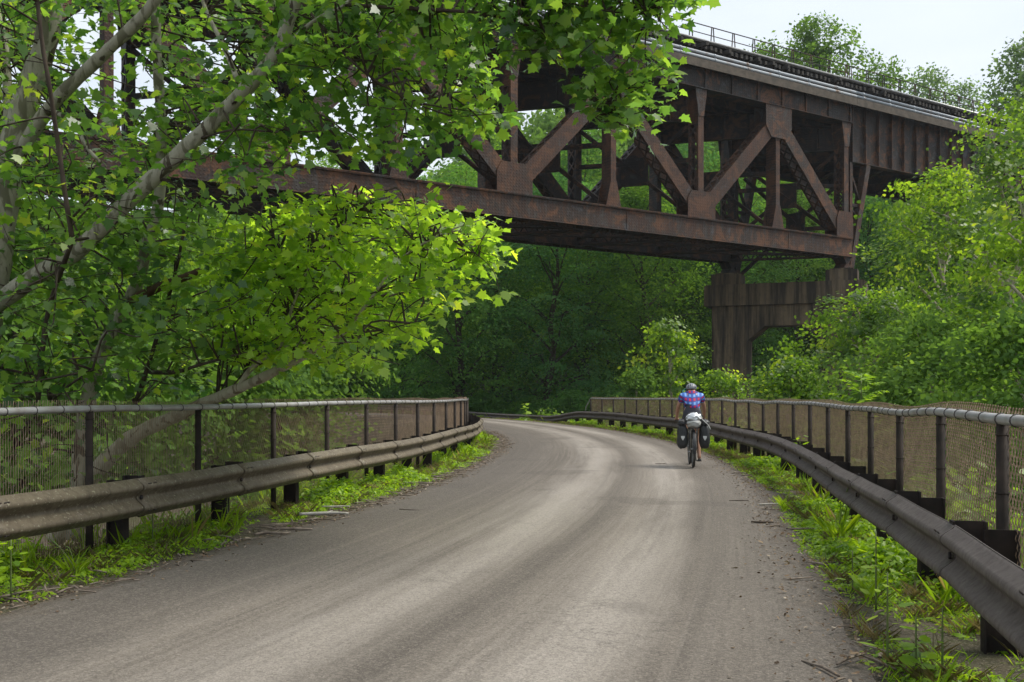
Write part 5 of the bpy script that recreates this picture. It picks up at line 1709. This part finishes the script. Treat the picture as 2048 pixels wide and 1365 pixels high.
def skin_mesh(name, pts, edges, root, mat, sub=2, parent=None):
    """one continuous surface grown round a skeleton; pts = (x, y, z, rx, ry)"""
    me = bpy.data.meshes.new(name + '_skeleton')
    me.from_pydata([p[:3] for p in pts], edges, [])
    o = bpy.data.objects.new(name + '_skeleton', me)
    col.objects.link(o)
    sk = o.modifiers.new('skin', 'SKIN'); sk.use_smooth_shade = True
    if not me.skin_vertices: me.skin_vertices.new()
    for i, p in enumerate(pts):
        d = me.skin_vertices[0].data[i]
        d.radius = (p[3], p[4] if len(p) > 4 else p[3])
        d.use_root = (i == root)
    sb = o.modifiers.new('subsurf', 'SUBSURF'); sb.levels = sub; sb.render_levels = sub
    dg = bpy.context.evaluated_depsgraph_get()
    dg.update()
    nm = bpy.data.meshes.new_from_object(o.evaluated_get(dg))
    nm.name = name
    bpy.data.objects.remove(o)
    nm.materials.clear(); nm.materials.append(mat)
    for p in nm.polygons: p.use_smooth = True
    r = bpy.data.objects.new(name, nm)
    col.objects.link(r)
    if parent is not None: r.parent = parent
    return r

# bicycle: local x right, y forwards, z up, origin under the rear hub
bike = empty('touring_bicycle', BK, BROT)
tag(bike, 'loaded touring bicycle ridden away along the right side of the road', 'bicycle')
RH = Vector((0, 0, 0.352)); FH = Vector((0, 1.06, 0.352)); BB = Vector((0, 0.44, 0.275))
for nm_, h in (('wheel', RH), ('wheel', FH)):
    mb = MB()
    for i in range(18):
        an = 2 * math.pi * i / 18
        d = Vector((0, math.cos(an), math.sin(an)))
        mb.tube([h + Vector((0.022 * (1 if i % 2 else -1), 0, 0)), h + d * 0.305], 0.0013, 4)
    mb.tube([h - Vector((0.055, 0, 0)), h + Vector((0.055, 0, 0))], 0.018, 8)
    wo = mb.build(nm_, M['metal'], bike)
    mb = MB(); mb.torus(h, (1, 0, 0), 0.327, 0.0245, 40, 10)
    mb.build('tyre', M['tyre'], wo, True)
    mb = MB(); mb.torus(h, (1, 0, 0), 0.300, 0.012, 40, 8)
    mb.build('rim', M['black'], wo, True)
ST = Vector((0, 0.27, 0.80)); HT1 = Vector((0, 0.90, 0.82)); HT0 = Vector((0, 0.955, 0.64))
mb = MB()
mb.tube([BB, ST], 0.016, 10); mb.tube([ST, HT1], 0.016, 10); mb.tube([BB, HT0], 0.019, 10); mb.tube([HT0, HT1], 0.021, 10)
for q in (-1, 1):
    mb.tube([BB + Vector((q * .02, 0, 0)), RH + Vector((q * .065, 0, 0))], 0.011, 8)
    mb.tube([ST + Vector((q * .015, 0, -.03)), RH + Vector((q * .065, 0, 0))], 0.009, 8)
    mb.tube([HT0 + Vector((q * .045, 0, 0)), FH + Vector((q * .058, 0, 0))], 0.012, 8)
mb.tube([HT0 - Vector((.05, 0, 0)), HT0 + Vector((.05, 0, 0))], 0.016, 8)
mb.build('frame', M['frame'], bike, True)
mb = MB()
mb.tube([ST, Vector((0, 0.235, 0.93))], 0.013, 8)
mb.prism([Vector((a, b, 0.935)) for a, b in ((-.075, .10), (-.07, .17), (-.02, .27), (-.015, .37), (.015, .37), (.02, .27), (.07, .17), (.075, .10))], Vector((0, 0, 0.045)))
mb.build('saddle', M['black'], bike)
mb = MB()
mb.tube([HT1, Vector((0, 0.90, 0.86)), Vector((0, 0.96, 0.90))], 0.014, 8)
P, rr = smooth_path([(Vector((x, y, z)), 0.013) for x, y, z in ((-.29, .83, .87), (-.24, .90, .885), (-.10, .955, .90), (0, .96, .90), (.10, .955, .90), (.24, .90, .885), (.29, .83, .87))], 4)
mb.tube(P, rr, 8)
hbar = mb.build('handlebar', M['black'], bike, True)
mb = MB()
mb.torus(BB + Vector((.05, 0, 0)), (1, 0, 0), 0.085, 0.006, 24, 6)
mb.tube([BB - Vector((.07, 0, 0)), BB + Vector((.07, 0, 0))], 0.02, 8)
mb.tube([BB + Vector((.07, 0, 0)), BB + Vector((.08, 0, -.17))], 0.011, 8)
mb.tube([BB - Vector((.07, 0, 0)), BB + Vector((-.08, 0, .17))], 0.011, 8)
ck = mb.build('crank', M['metal'], bike, True)
for q, z in ((1, -.17), (-1, .17)):
    mb = MB()
    mb.box(BB + Vector((q * .135, 0, z)), (0.045, 0, 0), (0, 0.04, 0), (0, 0, 0.010))
    x = mb.build('pedal', M['black']); x.parent = ck
mb = MB()
for q in (-1, 1):
    mb.tube([RH + Vector((q * .075, 0, 0)), Vector((q * .075, -.08, .745))], 0.005, 6)
    mb.tube([RH + Vector((q * .075, 0, 0)), Vector((q * .075, .12, .745))], 0.005, 6)
    mb.tube([Vector((q * .07, -.20, .75)), Vector((q * .07, .17, .75)), ST + Vector((q * .02, 0, -.06))], 0.006, 6)
for y in (-.19, -.05, .08): mb.tube([Vector((-.07, y, .75)), Vector((.07, y, .75))], 0.005, 6)
mb.build('luggage_rack', M['black'], bike, True)
mb = MB()
n = 22
vs = []
for i in range(n + 1):
    an = R(-12) + (R(168)) * i / n
    d = Vector((0, -math.cos(an), math.sin(an)))
    for q in (-.028, 0, .028):
        vs.append(RH + d * (0.372 - 0.006 * (abs(q) > 0)) + Vector((q, 0, 0)))
fs = []
for i in range(n):
    for j in range(2): fs.append((i * 3 + j, i * 3 + j + 1, i * 3 + j + 4, i * 3 + j + 3))
mb.add(vs, fs)
mb.build('mudguard', M['black'], bike, True)
mb = MB()
mb.tube([RH + Vector((.06, .02, .0)), Vector((.055, -.02, .70))], 0.008, 6)
mb.build('stay', M['strap'], bike, True)

# panniers and the bundle on the rack: each could be lifted off
def soft_box(name, c, sx, sy, sz, mat, seed, taper=0.8, rough=0.012, n=7, power=3.2):
    """rounded, slightly lumpy sack"""
    g = np.random.default_rng(seed)
    bm = bmesh.new()
    bmesh.ops.create_cube(bm, size=2.0)
    bmesh.ops.subdivide_edges(bm, edges=bm.edges[:], cuts=n, use_grid_fill=True)
    ph = g.uniform(0, 6.28, 6)
    for v in bm.verts:
        p = np.array(v.co)
        L = (abs(p[0]) ** power + abs(p[1]) ** power + abs(p[2]) ** power) ** (1 / power)
        q = p / L
        tp = 1 - (1 - taper) * (q[2] * 0.5 + 0.5)
        lump = rough * (math.sin(q[0] * 5 + ph[0]) * math.cos(q[2] * 7 + ph[1]) + math.sin(q[1] * 9 + q[2] * 6 + ph[2]) * 0.7 + 0.6 * math.sin(q[0] * 15 + q[2] * 13 + ph[3]))
        v.co = Vector((q[0] * sx * tp + lump, q[1] * sy * tp + lump, q[2] * sz + lump)) + Vector(c)
    me = bpy.data.meshes.new(name)
    bm.to_mesh(me); bm.free()
    for p in me.polygons: p.use_smooth = True
    me.materials.append(mat)
    o = bpy.data.objects.new(name, me); col.objects.link(o)
    return o
Mb = Matrix.Translation(BK) @ Matrix.Rotation(BROT, 4, 'Z')
for q, lab in ((-1, 'black pannier bag with pale triangle hanging left of the rear wheel'), (1, 'black pannier bag with pale triangle hanging right of the rear wheel, straps loose on top')):
    root = empty('pannier_bag', Mb @ Vector((q * 0.205, -0.02, 0.40)), BROT)
    tag(root, lab, 'pannier')
    b = soft_box('body', (0, 0, 0.20), 0.108, 0.15, 0.235, M['pannier'], 40 + q, 0.84, 0.006); b.parent = root
    f = soft_box('rolled_top', (0.01 * q, 0, 0.455), 0.085, 0.145, 0.055, M['pannier'], 50 + q, 0.85, 0.008, 5, 2.6); f.parent = root
    mb = MB()
    mb.prism([Vector((a, -0.156, 0.165 + z)) for a, z in ((-.036, .040), (.036, .040), (.034, .012), (0.004, -.042), (-.004, -.042), (-.034, .012))], Vector((0, 0.02, 0)))
    mb.build('reflector', M['reflector'], root)
    mb = MB()
    for a in (-.03, .03):
        P, rr = smooth_path([(Vector((a, -.158, .26)), .004), (Vector((a, -.150, .38)), .004), (Vector((a, -.12, .47)), .004), (Vector((a, -.02, .515)), .004)], 4)
        mb.tube(P, rr, 5)
    if q > 0:
        P, rr = smooth_path([(Vector((-.06, -.12, .53)), .007), (Vector((0.0, -.15, .47)), .007), (Vector((.07, -.13, .40)), .007), (Vector((.10, -.14, .33)), .006)], 4)
        mb.tube(P, rr, 5, 1)
    mb.build('strap', [M['black'], M['strap']], root, True)
bun = empty('rack_bundle', Mb @ Vector((0.0, -0.05, 0.76)), BROT)
tag(bun, 'crumpled silver sack strapped over a grey roll on the rear rack', 'bag')
x = soft_box('grey_roll', (0.0, -0.02, 0.075), 0.135, 0.15, 0.078, M['grey_bag'], 61, 1.0, 0.007, 7, 2.6); x.parent = bun
x = soft_box('silver_sack', (0.02, 0.0, 0.195), 0.185, 0.17, 0.085, M['silver'], 62, 0.62, 0.013, 10, 2.2); x.rotation_euler = (0, R(-7), 0); x.parent = bun
mb = MB()
for y in (-0.10, 0.06):
    P, rr = smooth_path([(Vector((-.15, y, .03)), .005), (Vector((-.17, y, .17)), .005), (Vector((-.08, y, .275)), .005), (Vector((.08, y, .285)), .005), (Vector((.185, y, .19)), .005), (Vector((.15, y, .03)), .005)], 5)
    mb.tube(P, rr, 6)
mb.build('strap', M['black'], bun, True)

# the rider: one body, leaning forward with both hands on the bar
# hips, spine, neck, head; right foot at the bottom of the stroke, left foot up
B_ = [
    (0.000, 0.235, 1.015, .145, .115),   # 0 pelvis
    (0.000, 0.330, 1.140, .135, .110),   # 1 waist
    (0.000, 0.430, 1.270, .150, .115),   # 2 chest
    (0.000, 0.500, 1.355, .125, .095),   # 3 upper chest
    (0.000, 0.545, 1.415, .058, .058),   # 4 neck
    (0.000, 0.580, 1.455, .070, .078),   # 5 skull base
    (0.000, 0.600, 1.510, .076, .094),   # 6 skull
    (0.000, 0.605, 1.548, .050, .062),   # 7 crown
    (0.175, 0.490, 1.345, .062, .062),   # 8 r shoulder
    (0.235, 0.565, 1.185, .043, .043),   # 9 r elbow up
    (0.252, 0.640, 1.080, .038, .038),   # 10 r elbow
    (0.258, 0.755, 0.970, .031, .031),   # 11 r forearm
    (0.258, 0.835, 0.905, .024, .026),   # 12 r wrist
    (-0.175, 0.490, 1.345, .062, .062),  # 13 l shoulder
    (-0.240, 0.565, 1.185, .043, .043),  # 14
    (-0.262, 0.640, 1.080, .038, .038),  # 15
    (-0.272, 0.755, 0.970, .031, .031),  # 16
    (-0.268, 0.835, 0.905, .024, .026),  # 17
    (0.085, 0.265, 0.960, .098, .098),   # 18 r hip
    (0.105, 0.440, 0.780, .078, .080),   # 19 r thigh
    (0.115, 0.560, 0.610, .056, .058),   # 20 r knee
    (0.125, 0.510, 0.440, .054, .058),   # 21 r calf
    (0.135, 0.440, 0.255, .034, .036),   # 22 r shin low
    (0.140, 0.415, 0.175, .032, .038),   # 23 r ankle
    (0.148, 0.500, 0.142, .032, .026),   # 24 r foot
    (0.152, 0.590, 0.132, .030, .020),   # 25 r toe
    (-0.085, 0.280, 0.970, .098, .098),  # 26 l hip
    (-0.105, 0.480, 0.910, .078, .080),  # 27 l thigh
    (-0.112, 0.670, 0.860, .056, .058),  # 28 l knee
    (-0.120, 0.600, 0.700, .054, .058),  # 29 l calf
    (-0.128, 0.480, 0.570, .034, .036),  # 30 l shin low
    (-0.130, 0.440, 0.510, .032, .038),  # 31 l ankle
    (-0.136, 0.520, 0.482, .032, .026),  # 32 l foot
    (-0.140, 0.600, 0.472, .030, .020),  # 33 l toe
]
E_ = [(0, 1), (1, 2), (2, 3), (3, 4), (4, 5), (5, 6), (6, 7), (3, 8), (8, 9), (9, 10), (10, 11), (11, 12), (3, 13), (13, 14), (14, 15), (15, 16), (16, 17),
      (0, 18), (18, 19), (19, 20), (20, 21), (21, 22), (22, 23), (23, 24), (24, 25), (0, 26), (26, 27), (27, 28), (28, 29), (29, 30), (30, 31), (31, 32), (32, 33)]
# hands: palm over the grip, four curled fingers in front of it and a thumb below
def hand(pts, edges, wrist, q):
    wx, wy, wz = pts[wrist][:3]
    def addp(x, y, z, r):
        pts.append((x, y, z, r)); return len(pts) - 1
    palm = addp(wx, wy + 0.035, wz + 0.012, 0.026); edges.append((wrist, palm))
    for i, (dx, ln) in enumerate(((-0.030, .9), (-0.010, 1.05), (0.011, 1.0), (0.030, 0.8))):
        k = addp(wx + dx, wy + 0.068, wz + 0.016, 0.0105); edges.append((palm, k))
        m = addp(wx + dx, wy + 0.068 + 0.026 * ln, wz - 0.006, 0.0095); edges.append((k, m))
        t = addp(wx + dx, wy + 0.066 + 0.016 * ln, wz - 0.034 * ln, 0.0085); edges.append((m, t))
    a = addp(wx - q * 0.036, wy + 0.036, wz - 0.008, 0.0115); edges.append((palm, a))
    b = addp(wx - q * 0.042, wy + 0.062, wz - 0.030, 0.0100); edges.append((a, b))
hand(B_, E_, 12, 1); hand(B_, E_, 17, -1)
# face: nose, chin and ears
def spur(pts, edges, frm, x, y, z, r):
    pts.append((x, y, z, r)); edges.append((frm, len(pts) - 1)); return len(pts) - 1
spur(B_, E_, 6, 0, 0.702, 1.496, .014)
spur(B_, E_, 5, 0, 0.672, 1.432, .026)
spur(B_, E_, 6, 0.086, 0.595, 1.492, .016)
spur(B_, E_, 6, -0.086, 0.595, 1.492, .016)
body = skin_mesh('person', B_, E_, 0, M['skin'], 2)
body.location = BK; body.rotation_euler = (0, 0, BROT)
tag(body, 'person riding away in a red, white and blue plaid jersey, black shorts and grey helmet', 'person')
def grow_r(idx, add, edges, mat, name, sub=2, root=0, tweak={}):
    mp2 = {i: k for k, i in enumerate(idx)}
    pts = []
    for i in idx:
        p = list(B_[i]); 
        if i in tweak: p = list(tweak[i])
        if len(p) == 4: p.append(p[3])
        p[3] += add; p[4] += add
        pts.append(tuple(p))
    ed = [(mp2[a], mp2[b]) for a, b in edges if a in mp2 and b in mp2]
    o = skin_mesh(name, pts, ed, root, mat, sub, body)
    return o
tw_ = {9: (0.222, 0.548, 1.215, .060, .060), 14: (-0.226, 0.548, 1.215, .060, .060), 8: (0.178, 0.490, 1.345, .068, .066), 13: (-0.178, 0.490, 1.345, .068, .066), 4: (0, 0.528, 1.392, .056, .056), 0: (0, 0.262, 1.045, .142, .114)}
grow_r([0, 1, 2, 3, 4, 8, 9, 13, 14], 0.016, E_, M['jersey'], 'jersey', 2, 2, tw_)
tw2 = {19: (0.107, 0.470, 0.745, .082, .084), 27: (-0.106, 0.510, 0.900, .082, .084), 1: (0, 0.318, 1.125, .136, .110)}
grow_r([1, 0, 18, 19, 26, 27], 0.012, E_, M['shorts'], 'shorts', 2, 1, tw2)
for a, b, c in ((23, 24, 25), (31, 32, 33)):
    pts = [(B_[a][0], B_[a][1] - 0.022, B_[a][2] - 0.048, .034, .030), (B_[b][0] + 0.004, B_[b][1], B_[b][2] - 0.018, .040, .030), (B_[c][0] + 0.012, B_[c][1] + 0.02, B_[c][2] - 0.014, .036, .022)]
    skin_mesh('shoe', pts, [(0, 1), (1, 2)], 1, M['shoe'], 2, body)
# hair below the helmet
g = np.random.default_rng(1)
bm = bmesh.new()
bmesh.ops.create_uvsphere(bm, u_segments=20, v_segments=12, radius=1.0)
for v in bm.verts: v.co = Vector((v.co.x * 0.088, 0.592 + v.co.y * 0.098, 1.492 + v.co.z * 0.075))
bmesh.ops.delete(bm, geom=[v for v in bm.verts if v.co.y > 0.625 or v.co.z < 1.44], context='VERTS')
me = bpy.data.meshes.new('hair'); bm.to_mesh(me); bm.free(); me.materials.append(M['hair'])
for p in me.polygons: p.use_smooth = True
hr_ = bpy.data.objects.new('hair', me); col.objects.link(hr_); hr_.parent = body
# helmet: shell with dark vents, rear cradle and a small mint mirror on its left
bm = bmesh.new()
bmesh.ops.create_uvsphere(bm, u_segments=32, v_segments=20, radius=1.0)
for v in bm.verts:
    v.co = Vector((v.co.x * 0.106, 0.612 + v.co.y * 0.138, 1.522 + v.co.z * 0.082))
bmesh.ops.delete(bm, geom=[v for v in bm.verts if v.co.z < 1.497 - 0.10 * max(0, -(v.co.y - 0.60))], context='VERTS')
me = bpy.data.meshes.new('helmet'); bm.to_mesh(me); bm.free()
me.materials.append(M['helmet']); me.materials.append(M['black'])
for p in me.polygons:
    c = p.center; p.use_smooth = True
    lx = c.x / 0.106
    stripe = abs(((lx * 2.6) % 1.0) - 0.5) < 0.20
    if stripe and c.z < 1.590 and c.z > 1.508 and abs(lx) < 0.92 and not (0.55 < ((c.y + 5) / 0.11) % 1.0 < 0.75): p.material_index = 1
he = bpy.data.objects.new('helmet', me); col.objects.link(he); he.parent = body
mb = MB()
mb.tube([Vector((-0.100, 0.60, 1.50)), Vector((-0.130, 0.63, 1.492)), Vector((-0.136, 0.645, 1.480))], 0.004, 6)
mb.torus(Vector((-0.136, 0.648, 1.448)), (0.1, 1, 0), 0.024, 0.007, 16, 6)
x = mb.build('mirror', M['mint'], None, True); x.parent = he

# ------------------------------------------------------------------ thin summer haze
mb = MB()
mb.abox((-1700, -1100, -4.5), (1700, 2300, 140))
mh = bpy.data.materials.new('summer_haze'); mh.use_nodes = True
t_ = mh.node_tree; t_.nodes.clear()
o_ = t_.nodes.new('ShaderNodeOutputMaterial')
v_ = t_.nodes.new('ShaderNodeVolumePrincipled')
v_.inputs['Color'].default_value = (0.86, 0.93, 1.0, 1)
v_.inputs['Density'].default_value = 0.00018
v_.inputs['Anisotropy'].default_value = 0.3
t_.links.new(v_.outputs[0], o_.inputs['Volume'])
hz = mb.build('haze', mh)
tag(hz, 'thin pale summer haze in the valley air', 'haze', None, 'stuff')
